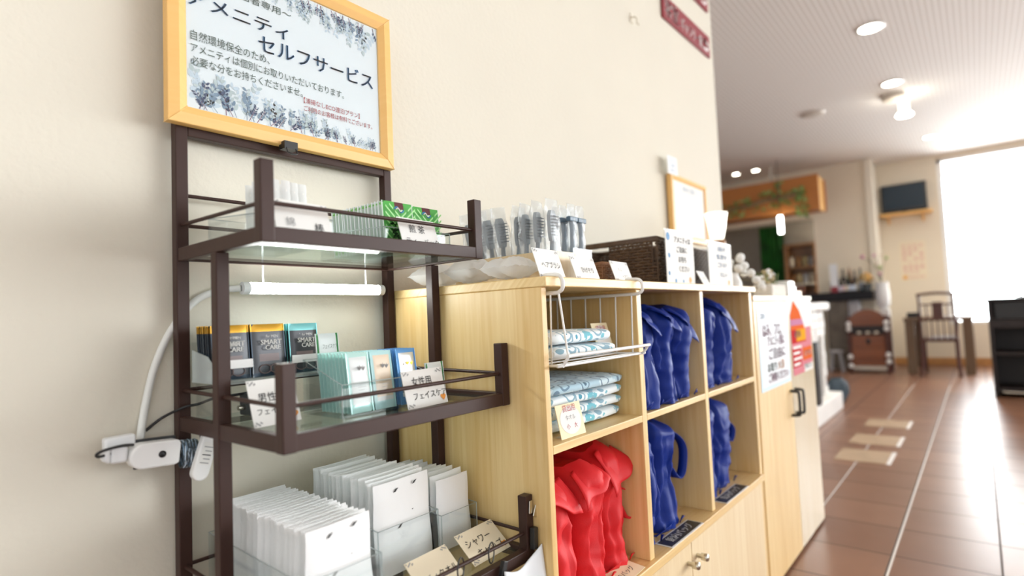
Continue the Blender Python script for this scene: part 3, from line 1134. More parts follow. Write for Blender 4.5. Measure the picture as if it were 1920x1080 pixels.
# ------------------------------------------------------------------ middle tray
RZ = .868
t = thing('acrylic_riser', 'clear acrylic riser shelf at the rear of the middle tray', 'display stand', (.46, .92, G2))
put('top_plate', MB('acrylic').box((.3755, .878, RZ), (.570, .965, RZ + .003)), t)
put('plate_edge', MB('acrylic_edge').box((.3755, .8765, RZ), (.570, .8779, RZ + .003)), t)
for x in (.377, .567):
    put('side_wall', MB('acrylic').box((x, .90, G2), (x + .002, .963, RZ)), t)
    put('wall_edge', MB('acrylic_edge').box((x, .8985, G2), (x + .002, .8999, RZ)), t)
t = thing('sachet_holder', 'pale acrylic three-bay holder for the grey sachets on the riser', 'display stand', (.46, .92, RZ + .003))
HZ = RZ + .0035
put('base', MB('acrylic_edge').box((.368, .884, HZ), (.560, .955, HZ + .002)), t)
put('rear_wall', MB('acrylic').box((.368, .953, HZ + .002), (.560, .955, HZ + .062)), t)
for x in (.368, .430, .494, .558):
    m = MB('acrylic_edge' if x < .4 else 'acrylic')
    m.prism([(x, .884, HZ + .002), (x, .953, HZ + .002), (x, .953, HZ + .050), (x, .900, HZ + .040), (x, .884, HZ + .030)], (.002, 0, 0))
    put('divider', m, t)
for x0, x1 in ((.370, .430), (.496, .558)):
    put('front_band', MB('white_gloss').box((x0, .8825, HZ + .020), (x1, .8838, HZ + .033)), t)


def smart_mat(top):
    def f(u, v):
        if v > .86:
            return top
        if v < .07:
            return 'sachet_side'
        if .30 < v < .42 and .2 < u < .85:
            return 'sachet_mauve'
        return 'sachet_grey'
    return f


def smart_extra(th, w, col='sachet_gold'):
    y = -th / 2 - .0008
    F = Matrix(((1, 0, 0, 0), (0, 0, -1, y), (0, 1, 0, 0), (0, 0, 0, 1)))
    m = MB('paper')
    write(m, 'for MEN', F, .002, .062, .0050, 'paper', center=True, width=w * .36)
    write(m, 'SMART', F, .001, .051, .0095, 'paper', center=True, width=w * .62, bold=.0004)
    write(m, 'CARE', F, .004, .0425, .0090, 'paper', center=True, width=w * .46, bold=.0004)
    m2 = MB('sachet_mauve')
    m2.M = F
    for k in range(2):
        m2.tube([(.010 * cos(2 * pi * j / 14) + (k - .5) * .018, .012 + .007 * sin(2 * pi * j / 14), -.0004) for j in range(14)], .0008, 4, closed=True)
    return [('lettering', m), ('picture', m2)]


sm = sachet('toiletry_sachet', 'front grey sachet with a gold top strip in the left bay of the holder', 'sachet', (.404, .896, HZ + .0025), 0, .056, .084, .0034, smart_mat('sachet_gold'), smart_extra(.0034, .056), 'grey sachets in the holder', .10, 'sachet_side', 'sachet_gold')
for k in range(7):
    dup(sm, (.4015 + rnd(-.001, .001), .9025 + k * .0062, HZ + .0025), rnd(-.008, .008), 'grey gold-topped sachet behind the front one in the left bay', 'grey sachets in the holder', tilt=(.0, 0))
dup(sm, (.463, .893, HZ + .0025), .03, 'grey sachet with a gold top strip in the middle bay of the holder', 'grey sachets in the holder')
for k in range(3):
    dup(sm, (.464, .903 + k * .008, HZ + .0025), .0, 'grey gold-topped sachet behind the one in the middle bay', 'grey sachets in the holder')
tl = sachet('toiletry_sachet', 'front grey sachet with a teal top strip in the right bay of the holder', 'sachet', (.5275, .896, HZ + .0025), 0, .052, .083, .0034, smart_mat('sachet_teal'), smart_extra(.0034, .052), 'grey sachets in the holder', .10, 'sachet_teal')
for k in range(4):
    dup(tl, (.5265, .904 + k * .008, HZ + .0025), .0, 'teal-edged grey sachet behind the front one in the right bay', 'grey sachets in the holder')


def green_mat(u, v):
    if u < .08 or u > .92:
        return 'green_mark'
    if .28 < v < .52:
        return 'green_bright'
    return 'mask_white'


def green_extra(th, w, h):
    F = Matrix(((1, 0, 0, 0), (0, 0, -1, -th / 2 - .0008), (0, 1, 0, 0), (0, 0, 0, 1)))
    m = MB('ink_black')
    write(m, 'フェイスケア', F, 0, h * .62, .0075, 'ink_green', center=True, width=w * .66)
    m.M = F
    m.box((-w * .25, h * .36, 0), (w * .3, h * .44, .0003), 'tea_light')
    return [('lettering', m)]


gs = sachet('face_care_sachet', 'white sachet with green side bars beside the teal-topped sachets', 'sachet', (.549, .858, G2 + .0605), .05, .044, .066, .004, green_mat, green_extra(.004, .044, .066), 'green and white sachets', .1, 'mask_white')
t = thing('acrylic_riser', 'small clear block under the green-barred sachet on the middle tray', 'display stand', (.54, .87, G2))
put('block', MB('acrylic').box((.520, .852, G2), (.575, .874, G2 + .060)), t)
dup(gs, (.692, .748, G2 + .001), .06, 'white sachet with green side bars half hidden by the right card', 'green and white sachets')
# facial masks in a clear bin
def mask_mat(body, face):
    def f(u, v):
        if u < .12 or u > .90 or v > .95:
            return body
        return face if v > .22 else 'mask_white' if v > .13 else body
    return f


def mask_extra(th, w, h, ink):
    y = -th / 2 - .0008
    m = MB(ink)
    F = Matrix(((1, 0, 0, 0), (0, 0, -1, y), (0, 1, 0, 0), (0, 0, 0, 1)))
    m.M = F
    for a in (.9, 1.57, 2.24):
        m.add([(0, h * .70, 0), (.003 * cos(a + .5), h * .70 + .004 * sin(a + .5) + .001, 0), (.007 * cos(a), h * .70 + .009 * sin(a), 0), (.003 * cos(a - .5), h * .70 + .004 * sin(a - .5) + .001, 0)], [(0, 3, 2, 1)])
    for k in range(3):
        m.box((-w * .22, h * (.48 - .05 * k), 0), (w * (.22 - .08 * k), h * (.485 - .05 * k), .0002))
    m.M = None
    return [('emblem', m)]


mh = .092
clear_box('acrylic_bin', 'clear acrylic bin holding the face mask sachets on the middle tray', 'bin', .492, .668, .738, .845, G2, .050, .086)
spec = [(.535, 'mask_teal', 'mask_white', 'ink_grey', 'silver-faced', 'teal', 8), (.580, 'mask_aqua', 'mask_peach', 'ink_grey', 'peach-faced', 'pale aqua', 5), (.632, 'mask_blue', 'foil', 'sachet_gold', 'pale grey', 'blue', 5)]
for x, body, face, ink, fn_, en, cnt in spec:
    f0 = sachet('face_mask_sachet', f'{fn_} face mask sachet with {en} edges, front one of its stack', 'sachet', (x, .748, G2 + .003), .03, .041, mh, .005, mask_mat(body, face), mask_extra(.005, .041, mh, ink), 'face mask sachets on the middle tray', .14, body)
    for k in range(cnt):
        dup(f0, (x - .0007 * k, .757 + .0088 * k, G2 + .003), .03 + rnd(-.012, .012), f'{en}-edged face mask sachet behind the front {fn_} one', 'face mask sachets on the middle tray', tilt=(.004 * k, 0))
card("white men's amenity card at the left front corner of the middle tray", (.424, .795, G2), .10, .30, .076, .068, [('男性用', -.004, .036, .0125), ('フェイスケア', .002, .017, .0095)], heart=True)
card("white women's face care card at the right front of the middle tray", (.640, .712, G2), .08, .26, .094, .062, [('女性用', -.006, .037, .0135), ('フェイスケア', .008, .014, .0115)], heart=True)
t = thing('power_supply', 'dark green-grey power brick behind the left card on the middle tray', 'power supply', (.44, .93, G2))
put('body', MB('dark_grey').box((.436, .905, G2), (.480, .945, G2 + .036)), t, bevel=.003)
put('cord', MB('black').tube(smooth_path([(.322, 1.011, .800), (.345, 1.008, .817), (.3655, .9785, .832), (.385, .972, .835), (.405, .962, .842), (.43, .935, .846), (.445, .930, .8475)]), .0022, 8), t)
put('plug_tip', MB('steel').tube([(.425, .925, G2 + .014), (.436, .925, G2 + .014)], .004, 8), t)

# ------------------------------------------------------------------ bottom tray
def envelope(name, label, cat, loc, rz, w, h, th, group, mark=True, mat='paper_fold', lean=.03):
    t = thing(name, label, cat, loc, rz, group)
    m = MB(mat)

    def f(sg):
        return lambda u, v: ((u - .5) * w + .001 * sin(v * 9), -sg * th / 2 * (1 - (2 * u - 1) ** 8) * (1 - .85 * v ** 6) + lean * v * h + .0015 * sin(u * 5 + v * 3), v * h)
    m.grid(f(1), 10, 10)
    m.grid(f(-1), 10, 10)
    put('wrapper', m, t, local=True)
    if mark:
        m = MB('ink_black')
        y = -th / 2 - .001
        for x, z, a in ((.012, .62, .5), (-.012, .50, .6), (.022, .93, .5), (-.018, .90, .5)):
            y2 = y + lean * z * h
            m.add([(x - .005, y2, z * h - .003), (x, y2, z * h - .0025), (x + .006, y2, z * h + .003), (x, y2, z * h + .002)], [(0, 1, 2, 3), (3, 2, 1, 0)], 'ink_black' if z > .6 else 'ink_grey')
        put('print', m, t, local=True)
    return t


clear_box('acrylic_bin', 'left clear acrylic bin of white packets on the bottom tray', 'bin', .396, .520, .690, .972, G3, .075, .085)
e0 = envelope('paper_packet', 'front white packet with a small dark mark in the left bin', 'packet', (.460, .702, G3 + .002), .02, .104, .132, .0062, 'white packets in the left bin')
for k in range(20):
    dup(e0, (.460 + rnd(-.003, .003), .714 + k * .0122, G3 + .002), .02 + rnd(-.008, .008), 'white packet standing edge-on behind the front one in the left bin', 'white packets in the left bin', tilt=(rnd(-.009, .009), rnd(-.012, .012)))
clear_box('acrylic_bin', 'middle clear acrylic bin of white packets on the bottom tray', 'bin', .552, .680, .742, .962, G3, .082, .095)
e1 = envelope('paper_packet', 'front tall white packet in the middle bin of the bottom tray', 'packet', (.616, .756, G3 + .002), .02, .118, .146, .010, 'white packets in the middle bin')
for k in range(13):
    dup(e1, (.617 + rnd(-.004, .004), .770 + k * .0138, G3 + .002 + rnd(0, .006)), .02 + rnd(-.014, .014), 'tall white packet behind the front one in the middle bin', 'white packets in the middle bin', tilt=(rnd(-.01, .01), rnd(-.012, .012)))
clear_box('acrylic_bin', 'right clear acrylic bin of white packets on the bottom tray', 'bin', .686, .776, .742, .950, G3, .068, .08)
e2 = envelope('paper_packet', 'front plain white packet in the right bin of the bottom tray', 'packet', (.731, .756, G3 + .002), .0, .080, .122, .010, 'white packets in the right bin', mark=False)
for k in range(12):
    dup(e2, (.731 + rnd(-.002, .002), .770 + k * .0135, G3 + .002 + rnd(0, .006)), rnd(-.014, .014), 'white packet behind the front one in the right bin', 'white packets in the right bin', tilt=(rnd(-.01, .01), rnd(-.012, .012)))
card('cream shower cap card leaning back at the right of the bottom tray', (.735, .668, G3 + .001), .05, .85, .098, .060, [('シャワー', -.008, .031, .014), ('キャップ', .006, .009, .014)], mat='paper_cream', heart=True)
card('cream card at the middle front of the bottom tray, mostly below the picture edge', (.615, .662, G3 + .001), .05, .85, .090, .056, [('ボディタオル', 0, .012, .012)], mat='paper_cream')
# white cloth clipped to the front rail
t = thing('cloth_bag', 'white cloth bag hanging from clips at the right end of the front rail', 'bag', (.745, .612, .36))
m = MB('paper_cool')


def cl(u, v):
    z = .560 - .012 * (1 - u) - v * .19 - .016 * sin(pi * u) * (1 - v)
    return (.697 + u * .098 + .006 * v * (u - 1.0), .612 - .010 * sin(u * 7 + v * 2) * (.3 + v) - .01 * v, z)


m.grid(cl, 20, 20)
put('cloth', m, t, solid=.002)
for nm, x, z, lab in (('ring_clip', .692, .578, 'black ring clip on the front rail left of the white cloth bag'), ('ring_clip', .622, .578, 'black wire ring on the front rail near the middle card')):
    c = thing(nm, lab, 'clip', (x, .630, z - .03), 0, 'clips on the front rail')
    put('ring', MB('black_metal').tube([(x + .011 * cos(a), .634 + .004 * cos(a), z - .004 + .016 * sin(a)) for a in [2 * pi * k / 20 for k in range(20)]], .0012, 6, closed=True), c)
    if x > .65:
        m = MB('black_metal')
        m.M = FR((x + .011, .620, z - .032), (1, 0, -.35), (.35, 0, 1))
        m.box((-.005, -.012, -.004), (.005, .014, .004))
        put('jaw', m, c, bevel=.001)
c = thing('ring_clip', 'black clip on the corner post holding the right corner of the white cloth', 'clip', (.787, .62, .55), 0, 'clips on the front rail')
m = MB('black_metal')
m.M = FR((.787, .6205, .572), (1, 0, -.05), (.05, 0, 1))
m.box((-.006, -.020, -.004), (.006, .016, .005))
put('jaw', m, c, bevel=.001)
c = thing('metal_tag', 'small steel clip tag on the lowest corner post by the wooden cabinet', 'tag', (.795, .62, .605))
m = MB('steel')
m.M = FR((.788, .6265, .622), (1, 0, -.1), (.1, 0, 1))
m.box((-.004, -.012, 0), (.005, .010, .002))
put('plate', m, c, bevel=.001)
m = MB('steel')
m.M = FR((.799, .6255, .612), (1, 0, -.5), (.5, 0, 1))
m.box((-.006, -.010, .0022), (.006, .010, .0042))
put('hanging_plate', m, c, bevel=.001)

# ------------------------------------------------------------------ cubby cabinet
CY = .590                                         # front plane of the cabinets
CBK = WY - .004
t = cub = thing('cubby_cabinet', 'pine cubby cabinet with six open compartments beside the brown shelf', 'cabinet', (1.39, .80, 0))
ZT0, ZT1 = 1.003, 1.021
put('top_board', MB('pine_x').box((.797, .578, ZT0), (1.992, CBK, ZT1)), t, bevel=.002)
put('side_panel', MB('pine_z').box((.7985, CY, 0), (.814, CBK, ZT0)), t, bevel=.0015)
put('side_panel', MB('pine_z').box((1.958, CY, 0), (1.984, CBK, ZT0)), t, bevel=.0015)
put('back_panel', MB('pine_pale_z').box((.814, CBK - .012, .05), (1.958, CBK, ZT0)), t)
for x in (1.155, 1.528):
    put('divider', MB('pine_z').box((x, CY, .409), (x + .022, CBK - .012, ZT0)), t, bevel=.0015)
for x0, x1 in ((.814, 1.155), (1.177, 1.528), (1.550, 1.958)):
    put('shelf_board', MB('pine_x').box((x0, CY, .709), (x1, CBK - .012, .724)), t, bevel=.0015)
put('bottom_board', MB('pine_x').box((.814, .578, .388), (1.958, CBK - .012, .409)), t, bevel=.002)
put('plinth', MB('pine_x').box((.814, CY + .03, 0), (1.958, CY + .05, .06)), t)
for k, (x0, x1, kx) in enumerate(((.817, 1.371, 1.345), (1.374, 1.955, 1.402))):
    d = put('door', MB('pine_pale_z').box((x0, CY - .002, .062), (x1, CY + .016, .386)), t, bevel=.0015)
    m = MB('steel')
    m.M = Matrix.Translation((kx, CY - .002, .338)) @ Matrix.Rotation(pi / 2, 4, 'X')
    m.lathe([(.0055, 0), (.0055, .010), (.0085, .012), (.0095, .026), (.008, .029), (.0001, .030)], n=16)
    put('knob', m, d)

# wire basket hooked over the top board
t = thing('wire_basket', 'white wire basket hooked under the cabinet top, holding a towel', 'basket', (.985, .74, .85))
bx0, bx1, by0, by1, bz, bt = .832, 1.140, .572, .925, .862, .992
r = .0028
for x in (bx0, bx1):
    m = MB('white_wire').tube(smooth_path([(x, .606, 1.0252), (x, .592, 1.0252), (x, .572, 1.022), (x, .566, 1.008), (x, .574, .994), (x, .62, bt), (x, by1, bt)], 5), .0038, 8)
    put('hook', m, t)
m = MB('white_wire')
m.tube(smooth_path([(bx0, by0 - .012, bz + .018), (bx0, by0, bz + .002), (bx0 + .01, by0 + .006, bz), (bx1 - .01, by0 + .006, bz), (bx1, by0, bz + .002), (bx1, by0 - .012, bz + .018)], 4), r, 6)
m.tube([(bx0 - .004, by0 - .012, bz + .018), (bx1 + .006, by0 - .012, bz + .018)], .0034, 8)
m.tube([(bx0, by0, bz), (bx0, by1, bz), (bx1, by1, bz), (bx1, by0, bz)], r, 6)
put('frame', m, t)
m = MB('white_wire')
for k in range(9):
    y = by0 + .022 + k * .040
    m.tube([(bx1, y, bt), (bx1, y + .004, bz), (bx0, y + .004, bz), (bx0, y, bt)], .0019, 6)
put('wires', m, t)
put('front_strut', MB('white_wire').tube([(bx0, .576, .992), (bx0 + .004, by0 - .008, bz + .015)], .0022, 6), t)


def towel(name, label, loc, w, d, h, mat, seed, group=None):
    m = MB(mat)

    def f(u, v):
        # rounded slab cross-section swept along the width
        a = 2 * pi * v
        y = (abs(cos(a)) ** .25) * (1 if cos(a) > 0 else -1) * d / 2
        z = (abs(sin(a)) ** .55) * (1 if sin(a) > 0 else -1) * h / 2
        x = (u - .5) * w
        e = 1 - max(0, abs(u - .5) - .44) / .06 * .35
        q = Vector((x * 9 + seed, y * 9, z * 20 + seed * 2))
        return (loc[0] + x + .004 * noise.noise(q + Vector((5, 0, 0))), loc[1] + y * (1 - (1 - e) * .15) + .004 * noise.noise(q), loc[2] + h / 2 + z * e + .0028 * noise.noise(q + Vector((0, 9, 3))))
    m.grid(f, 28, 36, smooth=True)
    m.add([f(0, k / 36) for k in range(36)], [tuple(range(36))])
    m.add([f(1, k / 36) for k in range(36)], [tuple(reversed(range(36)))])
    # fold line along the front
    o = solo(name, m, label, 'towel', group)
    return o


g = 'folded patterned towels in the cabinet'
towel('folded_towel', 'lower folded aqua patterned towel in the white wire basket', (.952, .735, .8675), .222, .29, .026, 'towel_aqua', 1, g)
towel('folded_towel', 'upper folded aqua patterned towel in the white wire basket', (.950, .740, .8955), .216, .28, .026, 'towel_aqua', 2.3, g)
zz = .7265
for k, (h, mat, lab) in enumerate(((.022, 'towel_aqua', 'lowest'), (.022, 'towel_aqua', 'second lowest'), (.022, 'towel_aqua', 'second highest'), (.022, 'towel_slate', 'topmost'))):
    towel('folded_towel', f'{lab} folded blue patterned towel of the stack on the shelf board', (1.000 + .004 * (k % 2), .772 - .004 * k, zz), .300 - .005 * k, .27, h, mat, 4 + k * 1.7, g)
    zz += h + .0016
tw = [('貸出用', 0, .048, .012, 'ink_red'), ('タオル', 0, .032, .009, 'ink_grey'), ('小', -.012, .016, .009, 'ink_red'), ('大', .012, .016, .009, 'ink_red')]
card('cream card with a white oval standing before the towel stack', (.900, .602, .7245), -.02, .22, .080, .062, tw, mat='card_cream', border='paper', deco=False)
card('cream card with a white oval leaning in the wire basket', (1.101, .640, .868), .0, .28, .068, .066, tw[:2], mat='card_cream', border='paper', deco=False, foot=False)


def tote(label, cat, x, y, z, w, d, h, seed, mat, loop=None, lean=0.0, flap=0.0, group=None, rz=0.0, name='tote_bag', foot=.012):
    """a floppy cloth bag standing on end: folded sides, pinched top, turned-out bottom corners"""
    t = thing(name, label, cat, (x, y, z), rz, group)
    m = MB(mat)
    rg_ = random.Random(seed)
    ph = [rg_.uniform(0, 6.3) for _ in range(6)]

    cr = [(rg_.uniform(-.30, -.12) * w, rg_.uniform(-.25, .25) * w, rg_.uniform(.010, .018)), (rg_.uniform(.10, .32) * w, rg_.uniform(-.3, .3) * w, rg_.uniform(.008, .016))]

    def f(u, v):
        a = 2 * pi * u
        ca, sa = cos(a), sin(a)
        ex = (abs(ca) ** .5) * (1 if ca > 0 else -1)
        ey = (abs(sa) ** .5) * (1 if sa > 0 else -1)
        tp = max(0, v - .86) / .14
        sw_ = 1 - .07 * sin(pi * v) * (1 + sin(v * 6 + ph[0])) - .16 * tp + .10 * max(0, .09 - v) / .09
        sd_ = 1 - .05 * sin(v * 5 + ph[1]) - .45 * tp * tp
        px, py = ex * w / 2 * sw_, ey * d / 2 * sd_
        q = Vector((px * 20 + ph[2], py * 9 + ph[3], v * h * 13 + ph[4]))
        r1 = .5 - abs(noise.noise(q))
        r2 = .35 - abs(noise.noise(q * 2.1 + Vector((7, 1, 3))))
        k = .015 * r1 + .010 * r2
        if ey < 0:
            wt = min(1, -ey * 1.4)
            for x0_, dx_, dp in cr:
                e = (px - x0_ - dx_ * (v - .5) - .006 * sin(v * 9 + ph[5])) / (.0045 + .010 * abs(v - .5))
                py += wt * dp * math.exp(-e * e) * (.35 + .65 * sin(pi * min(1, v * 1.1)))
            py -= wt * .010 * cos(px / w * pi)
        zz_ = v * h + (.010 * noise.noise(q * .7) if v > .05 else 0) + (.010 * sin(px * 40 + ph[0]) * tp)
        n_ = Vector((px, py, 0))
        if n_.length > 0:
            n_.normalize()
        return (px + n_.x * k * .5 + lean * v * h, py + n_.y * k, max(0.0015, zz_))
    m.grid(f, 84, 48, closed_u=True)
    top = [f(k / 84, 1) for k in range(84)]
    c = Vector((sum(p[0] for p in top) / 84, sum(p[1] for p in top) / 84, sum(p[2] for p in top) / 84 - .012))
    m.add(top + [tuple(c)], [(k, (k + 1) % 84, 84) for k in range(84)])
    bot = [f(k / 84, 0) for k in range(84)]
    m.add(bot, [tuple(reversed(range(84)))])
    put('cloth_body', m, t, local=True)
    for sg in (-1, 1):                               # turned-out corners at the base
        m = MB(mat)
        m.grid(lambda u, v: (sg * (w / 2 * (.55 + .55 * u)) + sg * foot * u, -d / 2 - .016 * (1 - u) - .008 * sin(v * 3.1), .002 + .016 * (1 - u) * sin(v * pi) + .003), 6, 6)
        put('corner_flap', m, t, local=True, solid=.002)
    if flap:
        m = MB(mat)
        m.grid(lambda u, v: ((u - .5) * w * (.9 + .15 * v) + lean * h + flap * v * .5, -d * .36 - d * .14 * sin(v * 1.6) - .010 - .010 * v - .004 * sin(u * 9 + seed), h * .975 - (.042 if flap < .02 else .062) * v * (1 + (1.1 if seed % 2 else -.8) * (u - .5)) + .004 * sin(u * 7)), 14, 12)
        put('folded_flap', m, t, local=True, solid=.0015)
    if loop:
        lx, lz0, lz1, out = loop
        pts = smooth_path([(lx, -d / 2 + .02, lz1), (lx + out * .8, -d / 2 + .008, lz1 - (lz1 - lz0) * .25), (lx + out, -d / 2, (lz0 + lz1) / 2), (lx + out * .75, -d / 2, lz0 + .012), (lx + out * .3, -d / 2 + .004, lz0), (lx - .004, -d / 2 + .012, lz0 + .03)], 6)
        m = MB(mat)
        vs, fs = [], []
        for p in pts:
            vs += [(p.x, p.y - .011, p.z), (p.x, p.y + .013, p.z)]
        for k in range(len(pts) - 1):
            fs.append((2 * k, 2 * k + 1, 2 * k + 3, 2 * k + 2))
        m.add(vs, fs, None, True)
        put('handle', m, t, local=True, solid=.0025)
    return t


BB = 'cloth bags in the cabinet compartments'
ZB, ZS = .4095, .7245
# red bags, bottom left compartment
tote('left red cloth bag standing in the bottom left compartment', 'bag', 0.880, 0.760, ZB, 0.104, 0.25, 0.228, 3, 'red_cloth', group=BB, flap=.01)
tote('middle red cloth bag standing in the bottom left compartment', 'bag', 0.992, 0.752, ZB, 0.098, 0.25, 0.232, 8, 'red_cloth', group=BB, flap=-.01)
tote('right red cloth bag with a small handle loop and a folded-over top', 'bag', 1.099, 0.765, ZB, 0.089, 0.25, 0.248, 14, 'red_cloth', group=BB, flap=.035, loop=(.040, .085, .155, .034), foot=.02)
# blue bags
tote('left blue cloth bag in the upper middle compartment', 'bag', 1.24, 0.75, ZS, 0.093, 0.27, .235, 21, 'blue_cloth', group=BB, flap=.01)
tote('middle blue cloth bag in the upper middle compartment', 'bag', 1.34, 0.745, ZS, 0.087, 0.27, .240, 25, 'blue_cloth', group=BB, flap=.012)
tote('right blue cloth bag in the upper middle compartment', 'bag', 1.44, 0.742, ZS, 0.089, 0.26, .238, 31, 'blue_cloth', group=BB, flap=.03, foot=.018)
tote('left blue cloth bag in the upper right compartment', 'bag', 1.632, 0.755, ZS, 0.119, 0.27, .245, 37, 'blue_cloth', group=BB, flap=.0)
tote('right blue cloth bag in the upper right compartment', 'bag', 1.772, 0.75, ZS, 0.125, 0.27, .250, 41, 'blue_cloth', group=BB, flap=.02, foot=.02)
tote('left blue cloth bag in the lower middle compartment', 'bag', 1.236, 0.755, ZB, 0.085, 0.25, 0.262, 47, 'blue_cloth', group=BB)
tote('blue cloth bag with a hanging handle loop in the lower middle compartment', 'bag', 1.360, 0.765, ZB, 0.118, 0.25, 0.268, 53, 'blue_cloth', group=BB, loop=(.054, .105, .235, .062), foot=.02)
tote('left blue cloth bag in the lower right compartment', 'bag', 1.635, 0.76, ZB, 0.109, 0.25, 0.262, 59, 'blue_cloth', group=BB)
tote('right blue cloth bag with a short handle in the lower right compartment', 'bag', 1.780, 0.77, ZB, 0.132, 0.25, 0.27, 63, 'blue_cloth', group=BB, loop=(.062, .12, .19, .034), foot=.025)


def plaque(label, x0, x1, y0, y1, z, txt):
    t = thing('label_plaque', label, 'label', ((x0 + x1) / 2, (y0 + y1) / 2, z))
    put('border', MB('paper').box((x0, y0, z), (x1, y1, z + .0012)), t)
    b = .004
    put('plate', MB('plaque').box((x0 + b, y0 + b, z + .0012), (x1 - b, y1 - b, z + .002)), t)
    F = FR((x0, y0, z + .002), (1, 0, 0), (0, 1, 0))
    m = MB('paper')
    write(m, txt, F, (x1 - x0) / 2, (y1 - y0) * .30, .022, 'paper', center=True, bold=.0006)
    put('lettering', m, t)


plaque('black label plaque lying before the lower middle blue bags', 1.245, 1.432, .578, .622, .4095, '館内バッグ')
plaque('black label plaque lying before the lower right blue bags', 1.609, 1.800, .578, .620, .4095, '館内バッグ')
card('cream card lying before the red bags at the bottom of the picture', (1.06, .582, .411), .05, 1.45, .12, .050, [('エコバッグ', 0, .015, .014)], mat='card_cream', deco=True, foot=False)

# ------------------------------------------------------------------ on the cubby cabinet
def pouch(label, loc, w, d, h, seed, rz=0.0, group=None, name='plastic_pouch'):
    m = MB('film_white')
    Rm = Matrix.Translation(loc) @ Matrix.Rotation(rz, 4, 'Z')

    def f(sg):
        def ff(u, v):
            b = (1 - (2 * u - 1) ** 4) * (1 - (2 * v - 1) ** 4)
            q = Vector((u * 5 + seed, v * 5, seed))
            return Rm @ Vector(((u - .5) * w, (v - .5) * d, h / 2 + sg * h / 2 * b * (.8 + .35 * noise.noise(q)) + (.003 * noise.noise(q * 2))))
        return ff
    m.grid(f(1), 16, 16)
    m.grid(f(-1), 16, 16)
    m.M = Rm
    m.M = None
    return solo(name, m, label, 'pouch', group)


pg = 'white plastic pouches on the cabinet top'
pouch('front white plastic pouch at the left end of the cabinet top', (.848, .695, ZT1 + .003), .095, .092, .046, 1, .1, pg)
pouch('middle white plastic pouch at the left end of the cabinet top', (.850, .797, ZT1 + .003), .095, .10, .052, 2, -.1, pg)
pouch('rear white plastic pouch at the left end of the cabinet top, by the wall', (.851, .903, ZT1 + .003), .095, .10, .050, 3, .05, pg)
t = thing('brush_box', 'long pale wooden box of wrapped hair brushes on the cabinet top', 'box', (.97, .78, ZT1))
m = MB('pine_pale_z')
x0, x1, y0, y1, hz = .925, 1.02, .655, .925, .062
m.box((x0, y0, ZT1), (x1, y1, ZT1 + .004)).box((x0, y0, ZT1 + .004), (x0 + .005, y1, ZT1 + hz)).box((x1 - .005, y0, ZT1 + .004), (x1, y1, ZT1 + hz))
m.box((x0 + .005, y0, ZT1 + .004), (x1 - .005, y0 + .005, ZT1 + hz)).box((x0 + .005, y1 - .005, ZT1 + .004), (x1 - .005, y1, ZT1 + hz))
put('body', m, t)


def brush(label, loc, rz, tilt, col, group):
    t = thing('hair_brush', label, 'brush', loc, rz, group)
    m = MB(col)
    m.tube(smooth_path([(0, 0, .0), (0, 0, .03), (0, .002, .06), (0, 0, .085)], 4), [.006, .0062, .0068, .007, .007, .0068, .0062, .006, .0055, .0052, .005, .005, .0055][:13], 8)
    put('handle', m, t, local=True)
    m = MB(col)
    m.prism([(-.008, -.004, .082), (.008, -.004, .082), (.012, -.004, .098), (.013, -.004, .135), (.007, -.004, .146), (-.007, -.004, .146), (-.013, -.004, .135), (-.012, -.004, .098)], (0, .008, 0))
    put('head', m, t, local=True)
    m = MB('brush_grey')
    for i in range(5):
        for j in range(7):
            m.tube([(-.011 + i * .0055, -.004, .094 + j * .0065), (-.011 + i * .0055, -.012, .094 + j * .0065)], .0009, 4)
    put('bristles', m, t, local=True)
    m = MB('film')

    def fs_(sg):
        return lambda u, v: ((u - .5) * .052 + .002 * sin(v * 20), sg * .013 * (1 - (2 * u - 1) ** 4) * (1 - .9 * v ** 8) + .001 * sin(v * 31 + u * 9), v * .170)
    m.grid(fs_(-1), 8, 20)
    m.grid(fs_(1), 8, 20)
    put('sleeve', m, t, local=True)
    t.rotation_euler = (tilt[0], tilt[1], rz)
    return t


hb = 'wrapped hair brushes in the wooden box'
b0 = brush('wrapped dark hair brush standing in the wooden box, nearest the room', (.972, .682, ZT1 + .005), .1, (.02, -.03), 'brush_grey', hb)
for k in range(7):
    dup(b0, (.972 + rnd(-.010, .010), .713 + k * .0295, ZT1 + .005), .1 + rnd(-.1, .1), 'wrapped dark hair brush standing among others in the wooden box', hb, tilt=(rnd(-.015, .02), rnd(-.26, .04)))
t = thing('razor_bin', 'clear bin holding the tall blue wrapped razors on the cabinet top', 'bin', (1.06, .70, ZT1))
m = MB('acrylic')
m.box((1.025, .665, ZT1), (1.10, .735, ZT1 + .002)).box((1.025, .665, ZT1 + .002), (1.10, .667, ZT1 + .075)).box((1.025, .667, ZT1 + .002), (1.027, .735, ZT1 + .075)).box((1.098, .667, ZT1 + .002), (1.10, .735, ZT1 + .075))
put('walls', m, t)


